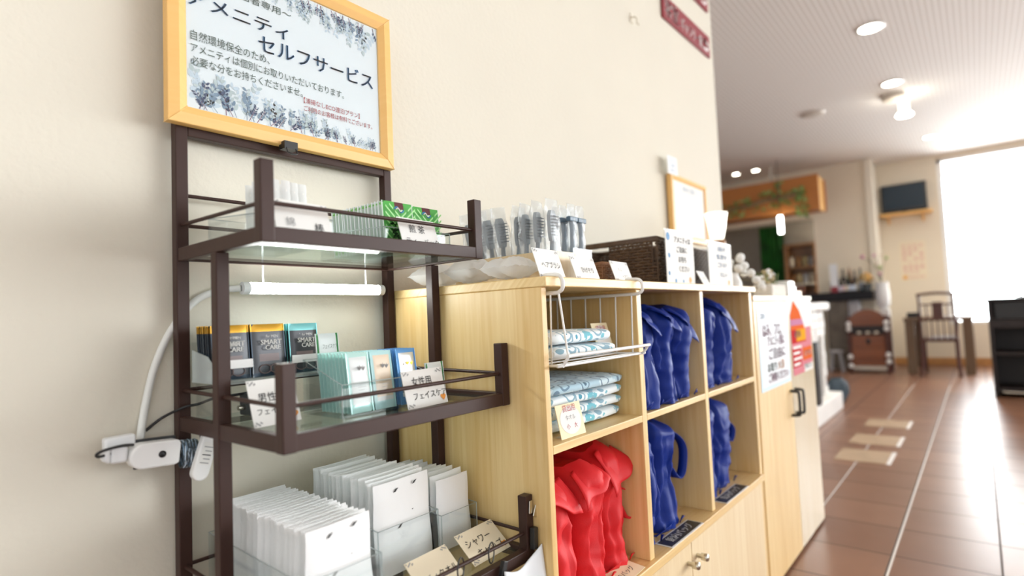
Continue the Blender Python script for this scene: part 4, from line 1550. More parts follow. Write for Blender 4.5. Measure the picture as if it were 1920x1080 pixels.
def razor(label, loc, rz, tilt, group):
    t = thing('wrapped_razor', label, 'razor', loc, rz, group)
    m = MB('brush_blue')
    m.tube(smooth_path([(0, 0, 0), (0, .002, .05), (0, -.002, .10), (0, 0, .135)], 4), .0055, 8)
    put('handle', m, t, local=True)
    m = MB('brush_blue')
    m.box((-.016, -.008, .132), (.016, .003, .143))
    put('head', m, t, local=True, bevel=.002)
    m = MB('film')

    def fs_(sg):
        return lambda u, v: ((u - .5) * (.033 - .008 * sin(v * pi)) + .001 * sin(v * 20), sg * .0085 * (1 - (2 * u - 1) ** 4) * (1 - .9 * v ** 8) + .0015 * sin(v * 31 + u * 9), v * .172)
    m.grid(fs_(-1), 8, 20)
    m.grid(fs_(1), 8, 20)
    put('sleeve', m, t, local=True)
    t.rotation_euler = (tilt[0], tilt[1], rz)
    return t


rzg = 'wrapped blue razors in the clear bin'
r0 = razor('front blue razor in a clear sleeve in the bin beside the brushes', (1.044, .680, ZT1 + .003), .0, (.0, .0), rzg)
for k in range(5):
    dup(r0, (1.044 + .036 * ((k + 1) % 2), .680 + .021 * ((k + 1) // 2), ZT1 + .003), rnd(-.05, .05), 'blue razor in a clear sleeve behind the front one in the bin', rzg, tilt=(rnd(-.01, .02), rnd(-.01, .01)))
card('leftmost white card at the front edge of the cabinet top', (.872, .612, ZT1), .10, .30, .096, .060, [('ヘアブラシ', .004, .022, .012)])
card('second white card from the left on the cabinet top, before the razors', (.997, .612, ZT1), .08, .32, .104, .052, [('ひげそり', .006, .017, .012)])
card('white card before the small brown wicker basket', (1.150, .612, ZT1), .08, .32, .094, .050, [('くし', -.008, .026, .009), ('ヘアゴム', .012, .009, .008)])


def wicker(name, label, x0, x1, y0, y1, z, h, mat, rod, holes=False):
    """woven box basket: real strands over and under upright stakes"""
    t = thing(name, label, 'basket', ((x0 + x1) / 2, (y0 + y1) / 2, z))
    ins = rod * 1.6
    put('lining', MB('wicker_core').box((x0 + ins, y0 + ins, z), (x1 - ins, y1 - ins, z + .006)), t)
    m = MB(mat)
    pitch = rod * 3.4
    per = [(x0, y0), (x1, y0), (x1, y1), (x0, y1)]
    pts = []
    for k in range(4):
        a, b = per[k], per[(k + 1) % 4]
        L = sqrt((a[0] - b[0]) ** 2 + (a[1] - b[1]) ** 2)
        n = max(2, int(L / pitch))
        nrm = ((b[1] - a[1]) / L, -(b[0] - a[0]) / L)
        for i in range(n):
            pts.append((a[0] + (b[0] - a[0]) * i / n, a[1] + (b[1] - a[1]) * i / n, nrm, k, (i / n)))
    if len(pts) % 2:
        pts.pop()
    rows = int(h / (rod * 1.9))
    for j in range(rows):
        zz_ = z + rod + j * rod * 1.9
        run = []
        for i, (x, y, nr, sd, f) in enumerate(pts):
            s_ = rod * .85 * (1 if (i + j) % 2 else -1)
            if holes and sd == 3 and .06 < f < .52 and .52 < (zz_ - z) / h < .93:
                if len(run) > 1:
                    m.tube(run, rod * .95, 5)
                run = []
                continue
            run.append((x + nr[0] * s_, y + nr[1] * s_, zz_))
        if len(run) == len(pts):
            m.tube(run, rod * .95, 5, closed=True)
        elif len(run) > 1:
            m.tube(run + [run[0]] if False else run, rod * .95, 5)
    put('weave', m, t)
    m = MB(mat)
    for i, (x, y, nr, sd, f) in enumerate(pts):
        if holes and sd == 3 and .06 < f < .52:
            m.tube([(x, y, z), (x, y, z + h * .52)], rod * .7, 5)
        else:
            m.tube([(x, y, z), (x, y, z + h)], rod * .7, 5)
    put('stakes', m, t)
    zz_ = z + h
    put('rim', MB(mat).tube([(x0, y0, zz_), (x1, y0, zz_), (x1, y1, zz_), (x0, y1, zz_)], rod * 1.7, 8, closed=True), t)
    return t


wicker('wicker_basket', 'small orange-brown wicker basket behind the third card on the cabinet top', 1.115, 1.225, .650, .745, ZT1 + .001, .044, 'wicker_light', .0022)
wicker('wicker_basket', 'large dark brown wicker basket on the cabinet top, left of the acrylic signs', 1.445, 1.655, .668, .975, ZT1 + .001, .130, 'wicker_dark', .0042, holes=True)
wicker('wicker_basket', 'second dark wicker basket, seen between the two acrylic signs', 1.72, 1.93, .700, .975, ZT1 + .001, .128, 'wicker_dark', .0042)


def sign_stand(label, x0, x1, y, z, h, lines, tint, name='sign_stand'):
    t = thing(name, label, 'sign', ((x0 + x1) / 2, y, z))
    put('sheet', MB('paper').box((x0 + .004, y, z + .004), (x1 - .004, y + .001, z + h - .004)), t)
    m = MB('acrylic')
    m.box((x0, y + .0015, z), (x1, y + .003, z + h)).box((x0, y - .012, z), (x1, y + .0015, z + .002)).box((x0, y + .003, z), (x1, y + .03, z + .002))
    put('holder', m, t)
    F = FR((x0, y - .0001, z), (1, 0, 0), (0, 0, 1))
    w = x1 - x0
    m = MB('ink_black')
    for q in lines:
        write(m, q[0], F, w * q[1], h * q[2], q[3], q[4], center=True, bold=q[3] * .02)
    put('lettering', m, t)
    m = MB(tint)
    for k, (a, b, r_) in enumerate(((.10, .86, .011), (.11, .52, .007), (.09, .20, .006), (.30, .07, .006), (.55, .07, .005), (.80, .10, .009))):
        F2 = F @ Matrix.Translation((w * a, h * b, .0002))
        m.add([F2 @ Vector((r_ * cos(2 * pi * j / 12), r_ * sin(2 * pi * j / 12), .0003)) for j in range(12)], [tuple(range(12))], 'ink_orange' if k == 5 else tint)
    put('motifs', m, t)


sign_stand('left clear sign stand with a printed notice before the dark basket', 1.408, 1.604, .628, ZT1 + .001, .150, (('アメニティは', .58, .78, .016, 'ink_black'), ('ご自由に', .55, .60, .016, 'ink_black'), ('お持ち', .55, .42, .016, 'ink_black'), ('ください', .6, .25, .016, 'ink_black')), 'ink_blue')
sign_stand('right clear sign stand with a pale blue notice near the cabinet end', 1.712, 1.930, .628, ZT1 + .001, .142, (('お知らせ', .55, .80, .015, 'ink_blue'), ('数に限りが', .55, .62, .015, 'ink_blue'), ('ございます', .55, .44, .015, 'ink_blue'), ('フロント', .58, .22, .015, 'ink_blue')), 'leaf_mist')
card('small white card between the two clear sign stands', (1.655, .612, ZT1), .1, .45, .075, .050, [('マスク', 0, .02, .010)], deco=False)

# oak framed sheet on the wall and a tag above it
t = thing('wall_frame', 'oak framed white sheet on the wall above the wicker baskets', 'picture frame', (2.52, 1.0, 1.262))
F = FR((2.318, .988, 1.262), (1, 0, 0), (0, 0, 1))
put('frame', frame_bars(MB(), F, .405, .285, .022, .022, 'frame_oak'), t)
m = MB('paper')
m.M = F
m.box((.021, .021, -.012), (.384, .264, -.006))
m.M = None
s_ = put('sheet', m, t)
m = MB('leaf_mist')
write(m, '館内のご案内', F @ Matrix.Translation((0, 0, -.0055)), .20, .228, .02, 'leaf_slate', center=True)
for k in range(4):
    write(m, 'ご利用のお客様へ', F @ Matrix.Translation((0, 0, -.0055)), .20, .185 - k * .04, .014, 'leaf_mist', center=True)
put('lettering', m, s_)
m = MB('paper_cool')
m.M = FR((2.282, .984, 1.540), (1, 0, .02), (0, .0, 1))
m.box((0, 0, -.002), (.098, .078, 0))
m.M = None
t = thing('paper_tag', 'small pale paper tag stuck above the left corner of the framed white sheet', 'tag', (2.33, .984, 1.54))
put('sheet', m, t)
m = MB('leaf_slate')
F = FR((2.282, .984, 1.540), (1, 0, .02), (0, .0, 1))
for k in range(3):
    write(m, ('フロント', 'ご案内', '係まで')[k], F, .049, .055 - .022 * k, .014, 'leaf_slate', center=True)
put('lettering', m, t)

# maroon direction signs high on the wall
def red_sign(label, x0, x1, z0, z1, txts):
    t = thing('direction_sign', label, 'sign', ((x0 + x1) / 2, 1.0, z0))
    y = 1.006
    put('board', MB('maroon').box((x0, y, z0), (x1, WY - .001, z1)), t, bevel=.002)
    m = MB('sign_white')
    e = .005
    F = FR((x0, y, z0), (1, 0, 0), (0, 0, 1))
    for txt, x, h, w in txts:
        write(m, txt, F, x, (z1 - z0) * .2, h, 'sign_white', width=w, bold=.0015)
    w, h = x1 - x0, z1 - z0
    ax = w - .095
    m.M = F
    m.tube([(ax, .025, .001), (ax + .05, .025, .001), (ax + .065, .04, .001), (ax + .06, .06, .001), (ax + .03, .065, .001)], .006, 4)
    m.add([(ax + .03, .085, .003), (ax + .03, .045, .003), (ax + .002, .065, .003)], [(0, 2, 1), (0, 1, 2)])
    m.M = None
    put('lettering', m, t)


red_sign('lower maroon direction sign high on the cream wall', 2.38, 2.955, 2.272, 2.385, (('客室', .02, .075, .15), ('ギャラリー館', .20, .055, .27)))
red_sign('upper maroon direction sign high on the cream wall, cut by the picture edge', 2.38, 2.965, 2.525, 2.64, (('大浴場', .02, .075, .20), ('ロビー', .26, .055, .18)))
m = MB('plaster_edge')
m.tube([(2.08, WY, 2.15), (2.08, WY - .018, 2.15), (2.08, WY - .026, 2.138), (2.08, WY - .024, 2.122), (2.09, WY - .03, 2.116)], .004, 8)
m.box((2.072, WY - .004, 2.13), (2.088, WY, 2.17))
solo('wall_hook', m, 'small cream hook high on the wall left of the maroon signs', 'hook')

# ------------------------------------------------------------------ door cabinet
t = thing('door_cabinet', 'pale wooden two-door cabinet with black handles beyond the cubbies', 'cabinet', (2.42, .80, 0))
DX0, DX1, DZ = 1.996, 2.832, .992
m = MB('pine_pale_z')
m.box((DX0, CY + .018, .02), (DX1, CBK, DZ - .018))
put('body', m, t)
put('top_board', MB('pine_pale_z').box((DX0 - .004, CY - .004, DZ - .018), (DX1 + .012, CBK, DZ)), t, bevel=.002)
put('plinth', MB('dark_wood').box((DX0, CY + .03, 0), (DX1, CBK, .02)), t)
for x0, x1, hx, mt in ((DX0 + .002, 2.430, 2.400, 'pine_z'), (2.434, DX1, 2.468, 'pale_board')):
    d = put('door', MB(mt).box((x0, CY, .012), (x1, CY + .017, DZ - .020)), t, bevel=.0015)
    m = MB('black_metal')
    m.tube(smooth_path([(hx, CY, .622), (hx, CY - .024, .620), (hx, CY - .030, .610), (hx, CY - .030, .540), (hx, CY - .024, .530), (hx, CY, .528)], 4), .0055, 8)
    put('handle', m, d)


def poster(name, label, x0, x1, z0, z1, build):
    t = thing(name, label, 'poster', ((x0 + x1) / 2, CY - .002, z0))
    F = FR((x0, CY - .0012, z0), (1, 0, 0), (0, 0, 1))
    w, h = x1 - x0, z1 - z0
    put('sheet', MB('paper_cool').box((x0, CY - .0012, z0), (x1, CY - .0003, z1)), t)
    m = MB('ink_black')
    m.M = F
    R = lambda a, b, c, d, mat, z=.0003: m.add([(w * a, h * b, z), (w * c, h * b, z), (w * c, h * d, z), (w * a, h * d, z)], [(0, 1, 2, 3)], mat)
    build(R, m, w, h)
    m.M = None
    put('colour_print', m, t)
    return t, F, w, h


def p1(R, m, w, h):
    R(0, .0, 1, .05, 'paper_blue')
    R(0, .05, .05, 1, 'paper_blue')
    R(.95, .05, 1, 1, 'paper_blue')
    R(.05, .955, .95, .965, 'paper_blue')


t, F, w, h = poster('door_poster', 'white poster with a pale blue border on the left cabinet door', 2.030, 2.420, .660, .948, p1)
m = MB('ink_plum')
for txt, x, y, hh, ink, ww in (('ご案内', .14, .875, .018, 'leaf_slate', .06), ('はみ、フロ、', .44, .66, .044, 'ink_plum', .24), ('アメニティ類は', .54, .53, .036, 'ink_plum', .22), ('ご自由に', .56, .37, .038, 'ink_plum', .22), ('お取り', .36, .22, .030, 'ink_green', .11), ('大浴', .66, .22, .030, 'ink_orange', .09), ('ご利用ください', .56, .09, .030, 'ink_plum', .26)):
    write(m, txt, F @ Matrix.Translation((0, 0, .0006)), w * x, h * y, hh, ink, width=ww, center=True, bold=.001)
put('lettering', m, t)


def p2(R, m, w, h):
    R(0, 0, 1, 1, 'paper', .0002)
    R(.0, .0, .55, .10, 'poster_pink', .0003)
    R(0, .10, 1, .42, 'poster_pink', .0003)
    R(.0, .10, .42, .36, 'poster_red', .0004)
    R(.50, .16, 1, .34, 'poster_orange', .0004)
    R(0, .42, 1, .60, 'poster_red', .0003)
    R(.25, .44, .72, .60, 'poster_yellow', .0004)
    m.add([(0, h * .60, .0003), (w * .70, h * .60, .0003), (w * .46, h * .86, .0003), (w * .18, h, .0003), (0, h * .80, .0003)], [(0, 1, 2, 3, 4)], 'poster_orange')  # white triangles left beside this slanted shape are glare painted into the print
    m.add([(0, h * .66, .0004), (w * .66, h * .66, .0004), (w * .58, h * .74, .0004), (0, h * .74, .0004)], [(0, 1, 2, 3)], 'flower_pink')
    R(.72, .42, 1, .62, 'poster_pink', .0004)
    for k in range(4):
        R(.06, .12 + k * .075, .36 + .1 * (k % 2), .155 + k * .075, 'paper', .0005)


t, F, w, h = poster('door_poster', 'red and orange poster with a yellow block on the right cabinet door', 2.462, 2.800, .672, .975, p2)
m = MB('paper')
for txt, x, y, hh, ink, ww in (('新登場', .30, .50, .026, 'ink_plum', .10), ('おすすめ', .75, .22, .022, 'paper', .12), ('ご予約はこちら', .72, .045, .02, 'ink_green', .13)):
    write(m, txt, F @ Matrix.Translation((0, 0, .0008)), w * x, h * y, hh, ink, width=ww, center=True, bold=.0006)
put('lettering', m, t)

# things on the door cabinet
t = thing('table_lamp', 'small lit lamp with a flared white glass shade on a white stem', 'lamp', (2.30, .80, DZ))
LX, LY = 2.30, .80
put('base', MB('white_gloss').lathe([(.035, 0), (.034, .012), (.016, .018), (.0145, .20), (.014, .215)], (LX, LY, DZ), 18), t)
put('collar', MB('brown_wood').lathe([(.030, 0), (.032, .006), (.030, .022), (.0001, .022)], (LX, LY, DZ + .2152), 18), t)
put('shade', MB('lamp_glass').lathe([(.0001, 0), (.020, .001), (.026, .012), (.034, .05), (.041, .095), (.0445, .110), (.0425, .110), (.036, .08), (.02, .01)], (LX, LY, DZ + .238), 24), t)
t = thing('cotton_stem_vase', 'white vase with round white cotton bolls behind the right sign stand', 'vase', (2.20, .72, DZ))
put('vase', MB('white_gloss').lathe([(.028, 0), (.036, .02), (.034, .06), (.022, .085), (.026, .095)], (2.20, .72, DZ), 18), t)
rg = random.Random(9)
for k in range(9):
    a = k * 2.4
    x, y, z = 2.20 + .012 + .09 * rg.random() * cos(a) + .03, .72 + .07 * rg.random() * sin(a) - .02, DZ + .055 + .012 * k
    if k < 3:
        x, y, z = 2.235 + .02 * k, .66 - .012 * k, DZ + .085 - .027 * k
    sb = put('stem', MB('stem').tube([(2.20, .72, DZ + .07), ((x + 2.20) / 2, (y + .72) / 2, z + .01), (x, y, z)], .0018, 5), t)
    put('boll', MB('flower_white').ball((x, y, z + .006), .0165, 12), sb)
t = thing('planter', 'pale woven planter of dried cream flowers on the door cabinet', 'planter', (2.47, .66, DZ))
put('pot', MB('planter_weave').box((2.375, .625, DZ), (2.585, .70, DZ + .050)), t, bevel=.006)
m = MB('dried')
for k in range(46):
    a, rr_ = rg.uniform(0, 6.3), rg.random()
    x, y, z = 2.48 + .105 * rr_ * cos(a), .665 + .03 * rr_ * sin(a), DZ + .052 + .065 * (1 - rr_ ** 2) * rg.uniform(.5, 1)
    m.ball((x, y, z), rg.uniform(.008, .015), 7, 'dried' if k % 3 else 'flower_white', (1, 1, .8))
put('dried_flowers', m, t)
m = MB('leaf')
for k in range(14):
    a = rg.uniform(0, 6.3)
    x, y = 2.48 + .09 * cos(a) * rg.random(), .665 + .025 * sin(a)
    m.tube([(x, y, DZ + .045), (x + .02 * cos(a), y + .01 * sin(a), DZ + .10)], .002, 5)
put('stalks', m, t)
t = thing('tissue_box', 'white cube-shaped tissue box on the door cabinet', 'box', (2.64, .655, DZ))
put('body', MB('white_gloss').box((2.598, .618, DZ), (2.70, .70, DZ + .068)), t, bevel=.006, bseg=3)
put('opening', MB('paper').lathe([(.024, 0), (.024, .001), (.0001, .0012)], (2.65, .66, DZ + .068), 16), t)
t = thing('small_crate', 'small orange-brown wooden crate at the far end of the door cabinet', 'crate', (2.765, .66, DZ))
m = MB('frame_oak')
m.box((2.72, .62, DZ), (2.825, .71, DZ + .005)).box((2.72, .62, DZ + .005), (2.825, .625, DZ + .026)).box((2.72, .705, DZ + .005), (2.825, .71, DZ + .026)).box((2.72, .625, DZ + .005), (2.725, .705, DZ + .026)).box((2.82, .625, DZ + .005), (2.825, .705, DZ + .026))
put('body', m, t)
m = MB('white_plastic')
m.box((2.735, .632, DZ + .006), (2.785, .695, DZ + .048))
solo('paper_packet', m, 'small grey-white packet standing in the wooden crate', 'packet', bevel=.003)
t = thing('bottle', 'dark bottle with a pale cap behind the white tissue box', 'bottle', (2.735, .78, DZ))
put('body', MB('bottle_dark').lathe([(.02, 0), (.021, .01), (.021, .06), (.009, .075), (.009, .082)], (2.735, .78, DZ), 16), t)
put('cap', MB('white_plastic').lathe([(.011, 0), (.012, .004), (.012, .02), (.0001, .022)], (2.735, .78, DZ + .0821), 14), t)

# ------------------------------------------------------------------ white stone fireplace
t = thing('fireplace', 'white rough-stone fireplace with a thick mantel shelf beyond the cabinets', 'fireplace', (4.9, 1.35, 0))
m = MB('white_stone')
m.box((3.9, 1.12, .16), (5.28, 1.6, .90)).box((5.38, 1.12, .64), (5.62, 1.6, .90))
put('core', m, t)
rg = random.Random(12)
m = MB('white_stone')
z = .16
row = 0
while z < .88:
    hgt = rg.uniform(.055, .085)
    for xa, xb in (((3.9, 5.29),) if z < .62 else ((3.9, 5.70),)):
        x = xa - (.05 if row % 2 else 0)
        while x < xb:
            w_ = rg.uniform(.10, .2)
            m.box((max(xa, x), 1.095 - rg.uniform(0, .010), z), (min(xb + rg.uniform(-.03, .03), x + w_ - .008), 1.125, min(.9, z + hgt - .006)))
            x += w_
    m.box((5.64, 1.10, z), (5.735 + rg.uniform(-.03, .045), 1.6, min(.9, z + hgt - .004)))
    z += hgt
    row += 1
put('stone_face', m, t, bevel=.01)
put('mantel', MB('white_stone').box((3.82, 1.06, .905), (5.86, 1.62, .972)), t, bevel=.015, bseg=3)
m = MB('white_stone')
m.box((3.9, 1.02, 0), (5.95, 1.62, .155))
put('hearth', m, t, bevel=.012)
put('firebox_shade_strip', MB('dark_wood').box((5.02, 1.025, .156), (5.13, 1.060, .655)), t)  # added dark strip standing in for the shaded firebox opening
t = thing('cloth_bundle', 'slate blue cloth bag slumped on the floor by the white hearth', 'bag', (6.22, 1.12, 0))
m = MB('cloth_slate')


def bun(u, v):
    a = 2 * pi * u
    r_ = .13 * sin(pi * (.08 + .86 * v)) ** .6 * (1 + .22 * noise.noise(Vector((cos(a) * 2, sin(a) * 2, v * 3))))
    return (6.22 + r_ * cos(a) + .05 * v, 1.12 + r_ * sin(a) * .8, .24 * v + .004)


m.grid(bun, 24, 14, closed_u=True)
put('cloth', m, t)

# ------------------------------------------------------------------ bar
t = thing('bar_counter', 'bar counter with a thick black top on rough stone pillars', 'counter', (9.7, 1.75, 0))
put('counter_top', MB('bar_top').box((9.50, 1.165, 1.0), (9.885, 3.6, 1.13)), t, bevel=.01)
put('stone_pillar', MB('stone').box((9.56, 1.50, 0), (9.86, 1.775, 1.0)), t, bevel=.015)
put('stone_pillar', MB('stone').box((9.56, 2.9, 0), (9.86, 3.2, 1.0)), t, bevel=.015)
put('pale_pillar', MB('stone_pale').box((9.60, 1.36, 0), (9.88, 1.497, 1.0)), t, bevel=.015)
bz = 1.1305
cols = ('label_pink', 'label_cream', 'label_blue', 'label_pink', 'label_cream', 'label_blue', 'label_blue')
words = ('pink-labelled', 'cream-labelled', 'pale blue-labelled')


def bottle(label, x, y, h, r, glass, lab, group):
    t = thing('bottle', label, 'bottle', (x, y, bz), 0, group)
    put('body', MB(glass).lathe([(r * .9, 0), (r, .01), (r, h * .55), (r * .4, h * .75), (r * .36, h * .97)], (x, y, bz), 14), t)
    put('cap', MB('black' if glass != 'bottle_green' else 'tea_red').lathe([(r * .44, 0), (r * .44, h * .07), (.0001, h * .072)], (x, y, bz + h * .971), 12), t)
    put('paper_label', MB(lab).lathe([(r * 1.01, h * .08), (r * 1.02, h * .085), (r * 1.02, h * .46), (r * 1.01, h * .465)], (x, y, bz), 14), t)
    return t


for k in range(7):
    y = 1.68 - .048 * k
    bottle(('first', 'second', 'third', 'fourth', 'fifth', 'sixth', 'seventh')[k] + ' small labelled bottle from the left in the front row on the bar', 9.56, y, .20, .022, 'bottle_dark', cols[k], 'small bottles in the front row on the bar')
for k in range(6):
    y = 1.70 - .075 * k
    bottle('taller dark bottle, ' + ('leftmost', 'second from the left', 'third from the left', 'third from the right', 'second from the right', 'rightmost')[k] + ' in the back row on the bar', 9.72, y, .27 + .03 * (k % 3), .032, ('bottle_dark', 'bottle_green')[k % 2], ('label_cream', 'label_blue')[k % 2], 'tall bottles in the back row on the bar')
m = MB('brown_wood')
m.lathe([(.045, 0), (.04, .10), (.02, .28), (.008, .36), (.0001, .37)], (9.80, 1.478, bz), 10)
solo('wooden_cone', m, 'tall brown pointed wooden ornament behind the bar bottles', 'ornament')
t = thing('menu_sign', 'upright white menu sheet standing on the bar among the bottles', 'sign', (9.54, 1.635, bz))
put('sheet', MB('paper_cool').box((9.52, 1.585, bz + .085), (9.524, 1.69, bz + .42)), t)
put('stand', MB('maroon').box((9.51, 1.59, bz), (9.535, 1.685, bz + .085)), t)
t = thing('flower_pot', 'dark pot of yellow and brown flowers at the right of the bar', 'plant', (9.64, 1.245, bz))
put('pot', MB('dark_grey').lathe([(.05, 0), (.065, .10), (.06, .105)], (9.64, 1.245, bz), 14), t)
m = MB('flower_yellow')
for k in range(26):
    a, q = rg.uniform(0, 6.3), rg.random()
    m.ball((9.64 + .09 * q * cos(a), 1.245 + .12 * q * sin(a), bz + .13 + .10 * (1 - q) + rg.uniform(0, .03)), rg.uniform(.02, .034), 8, ('flower_yellow', 'dried', 'bark')[k % 3])
put('flowers', m, t)
t = thing('flower_vase', 'white vase on a tall pale stand with loose pink flowers, right of the bar', 'vase', (9.62, 1.045, 0))
put('stand', MB('white_gloss').box((9.56, .985, 0), (9.72, 1.095, .86)), t, bevel=.01)
put('vase', MB('white_plastic').lathe([(.055, .862), (.085, .92), (.095, 1.05), (.08, 1.18), (.085, 1.24)], (9.63, 1.06, 0), 18), t)
m = MB('stem')
for k in range(12):
    a, q = rg.uniform(0, 6.3), rg.uniform(.03, .20)
    p_ = (9.63 + q * cos(a) * .7, 1.10 + q * sin(a), 1.30 + rg.uniform(.02, .36))
    m.tube([(9.63, 1.06, 1.22), ((p_[0] + 9.63) / 2, (p_[1] + 1.06) / 2, p_[2] - .08), p_], .004, 5)
    m.ball(p_, rg.uniform(.014, .03), 7, ('flower_pink', 'label_cream', 'leaf_light')[k % 3])
put('flowers', m, t)
# hanging wooden hood with the vine branch
t = thing('hanging_hood', 'amber wooden hood hanging from the ceiling above the bar', 'hood', (9.2, 2.6, 2.31))
put('front_board', MB('amber_wood').box((8.98, 1.655, 2.315), (9.02, 4.4, 2.825)), t, bevel=.004)
put('end_board', MB('frame_oak').box((9.022, 1.655, 2.315), (9.30, 1.69, 2.80)), t, bevel=.004)
put('rear_board', MB('amber_wood').box((9.302, 1.63, 2.315), (9.34, 4.4, 2.78)), t, bevel=.004)
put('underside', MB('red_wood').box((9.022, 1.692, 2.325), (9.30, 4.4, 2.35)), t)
for y in (2.32, 3.6):
    put('hanging_rod', MB('fixture').tube([(9.16, y, 2.351), (9.16, y, HC)], .018, 8), t)
t = thing('vine_branch', 'driftwood branch wound with green vines in front of the amber hood', 'branch', (8.93, 2.4, 2.45))
pts = smooth_path([(8.95, 1.86, 2.585), (8.93, 2.1, 2.545), (8.95, 2.35, 2.55), (8.92, 2.6, 2.50), (8.94, 2.85, 2.49), (8.93, 3.1, 2.44)], 5)
put('branch', MB('bark').tube(pts, [.045 - .0006 * k for k in range(len(pts))], 8), t)
put('hanger', MB('stem').tube([(8.955, 2.18, 2.58), (8.965, 2.16, 2.76), (8.978, 2.16, 2.80)], .012, 6), t)
m = MB('leaf')
for k in range(110):
    q = rg.choice(pts)
    c = Vector(q) + Vector((rg.uniform(-.07, .02), rg.uniform(-.08, .08), rg.uniform(-.13, .11)))
    if rg.random() < .16:
        c = Vector((8.94 + rg.uniform(-.04, .02), 1.87 + rg.uniform(-.06, .09), 2.56 - rg.uniform(.05, .34)))
    if rg.random() < .08:
        c = Vector((8.945 + rg.uniform(-.03, .01), 2.17 + rg.uniform(-.05, .05), 2.66 + rg.uniform(-.05, .12)))
    a, b = rg.uniform(0, 6.3), rg.uniform(-.6, .6)
    L = rg.uniform(.03, .055)
    u_ = Vector((b * .5, cos(a), sin(a))).normalized() * L
    w_ = u_.cross(Vector((1, .2, 0))).normalized() * L * .45
    m.add([c - u_, c + w_, c + u_, c - w_], [(0, 1, 2, 3)], ('leaf', 'leaf_light', 'leaf')[k % 3])
put('leaves', m, t, solid=.002)
t = thing('pendant_lamp', 'lit white tubular pendant lamp hanging before the bar hood', 'lamp', (8.85, 2.16, 2.02))
put('tube', MB('light_white').tube([(8.85, 2.155, 2.02), (8.85, 2.155, 2.27)], .032, 14), t)
put('cable', MB('black').tube([(8.85, 2.155, 2.27), (8.85, 2.155, HC)], .004, 6), t)
# behind the bar
t = thing('curtain', 'dark green curtain hanging in the passage behind the bar', 'curtain', (11.1, 2.85, .0))
m = MB('curtain_green')
m.grid(lambda u, v: (11.18 + .03 * sin(u * 26), 2.69 + .42 * u, 2.44 - v * 2.40), 40, 4)
put('cloth', m, t, solid=.006)
t = thing('wall_cupboard', 'brown open cupboard of crockery in the room behind the bar', 'cupboard', (11.1, 2.42, 0))
m = MB('brown_wood')
x0, x1, y0, y1 = 11.0, 11.29, 2.15, 2.66
m.box((x0, y0, 0), (x1, y0 + .03, 2.06)).box((x0, y1 - .05, 0), (x1, y1, 2.06)).box((x1 - .02, y0 + .03, 0), (x1, y1 - .05, 2.06)).box((x0, y0 + .03, 2.02), (x1 - .02, y1 - .05, 2.06))
put('carcass', m, t)
for z_ in (1.62, 1.32, .8):
    put('shelf', MB('plaster_edge' if z_ == 1.32 else 'brown_wood').box((x0 - .02 * (z_ == 1.32), y0 + .03, z_), (x1 - .02, y1 - .05, z_ + .03)), t)
put('door_panel', MB('red_wood').box((x0 - .002, y0 + .20, .85), (x0 + .02, y1 - .06, 1.31)), t)
for k in range(4):
    for j in range(2):
        m = MB(('label_cream', 'stone_pale', 'dried', 'brown_wood')[(k + j) % 4])
        m.lathe([(.03, 0), (.045, .05), (.047, .16 + .02 * (k % 2)), (.04, .165)], (11.10, y0 + .09 + k * .105, (1.351, 1.651)[j]), 12)
        solo('jar', m, ('pale jar', 'stout jar')[j] + ', ' + ('rightmost', 'second from the right', 'third from the right', 'leftmost')[k] + (' on the middle', ' on the upper')[j] + ' shelf of the cupboard behind the bar', 'jar', 'jars in the cupboard behind the bar')

# ------------------------------------------------------------------ far wall: TV, notice, furniture
t = thing('television', 'small black flat television on a wooden shelf high on the far wall', 'television', (10.38, .78, 2.30))
put('case', MB('screen_case').box((10.36, .495, 2.315), (10.42, 1.065, 2.735)), t, bevel=.01)
put('screen', MB('screen').box((10.3565, .525, 2.36), (10.3599, 1.035, 2.71)), t)
put('foot', MB('screen_case').box((10.33, .62, 2.287), (10.43, .94, 2.297)).box((10.375, .74, 2.297), (10.41, .82, 2.316)), t)
t = thing('wall_shelf', 'orange wooden bracket shelf under the television', 'shelf', (10.37, .77, 2.25))
put('board', MB('frame_oak').box((10.22, .44, 2.255), (10.449, 1.09, 2.286)), t, bevel=.003)
for y in (.55, .98):
    put('bracket', MB('frame_oak').prism([(10.449, y, 2.254), (10.28, y, 2.254), (10.449, y, 2.14)], (0, .02, 0)), t)
t = thing('wall_notice', 'faint cream notice with vertical writing on the far wall under the television', 'poster', (10.447, .72, 1.26))
put('sheet', MB('paper_cream').box((10.444, .565, 1.27), (10.449, .89, 1.86)), t)
F = FR((10.4435, .89, 1.27), (0, -1, 0), (0, 0, 1))
m = MB('poster_pink')
for c in range(4):
    for k, ch in enumerate('お食事処ご案内'):
        if (k + c) % 5 != 4:
            write(m, ch, F, .06 + c * .07, .50 - k * .065, .045, 'poster_pink', center=True)
sticker = F @ Matrix.Translation((.05, .045, 0))
m.add([sticker @ Vector((.028 * cos(2 * pi * j / 12), .028 * sin(2 * pi * j / 12), .001)) for j in range(12)], [tuple(range(12))], 'poster_yellow')
write(m, '本日のおすすめ', F, .19, .03, .035, 'poster_pink', center=True, width=.2)
put('lettering', m, t)

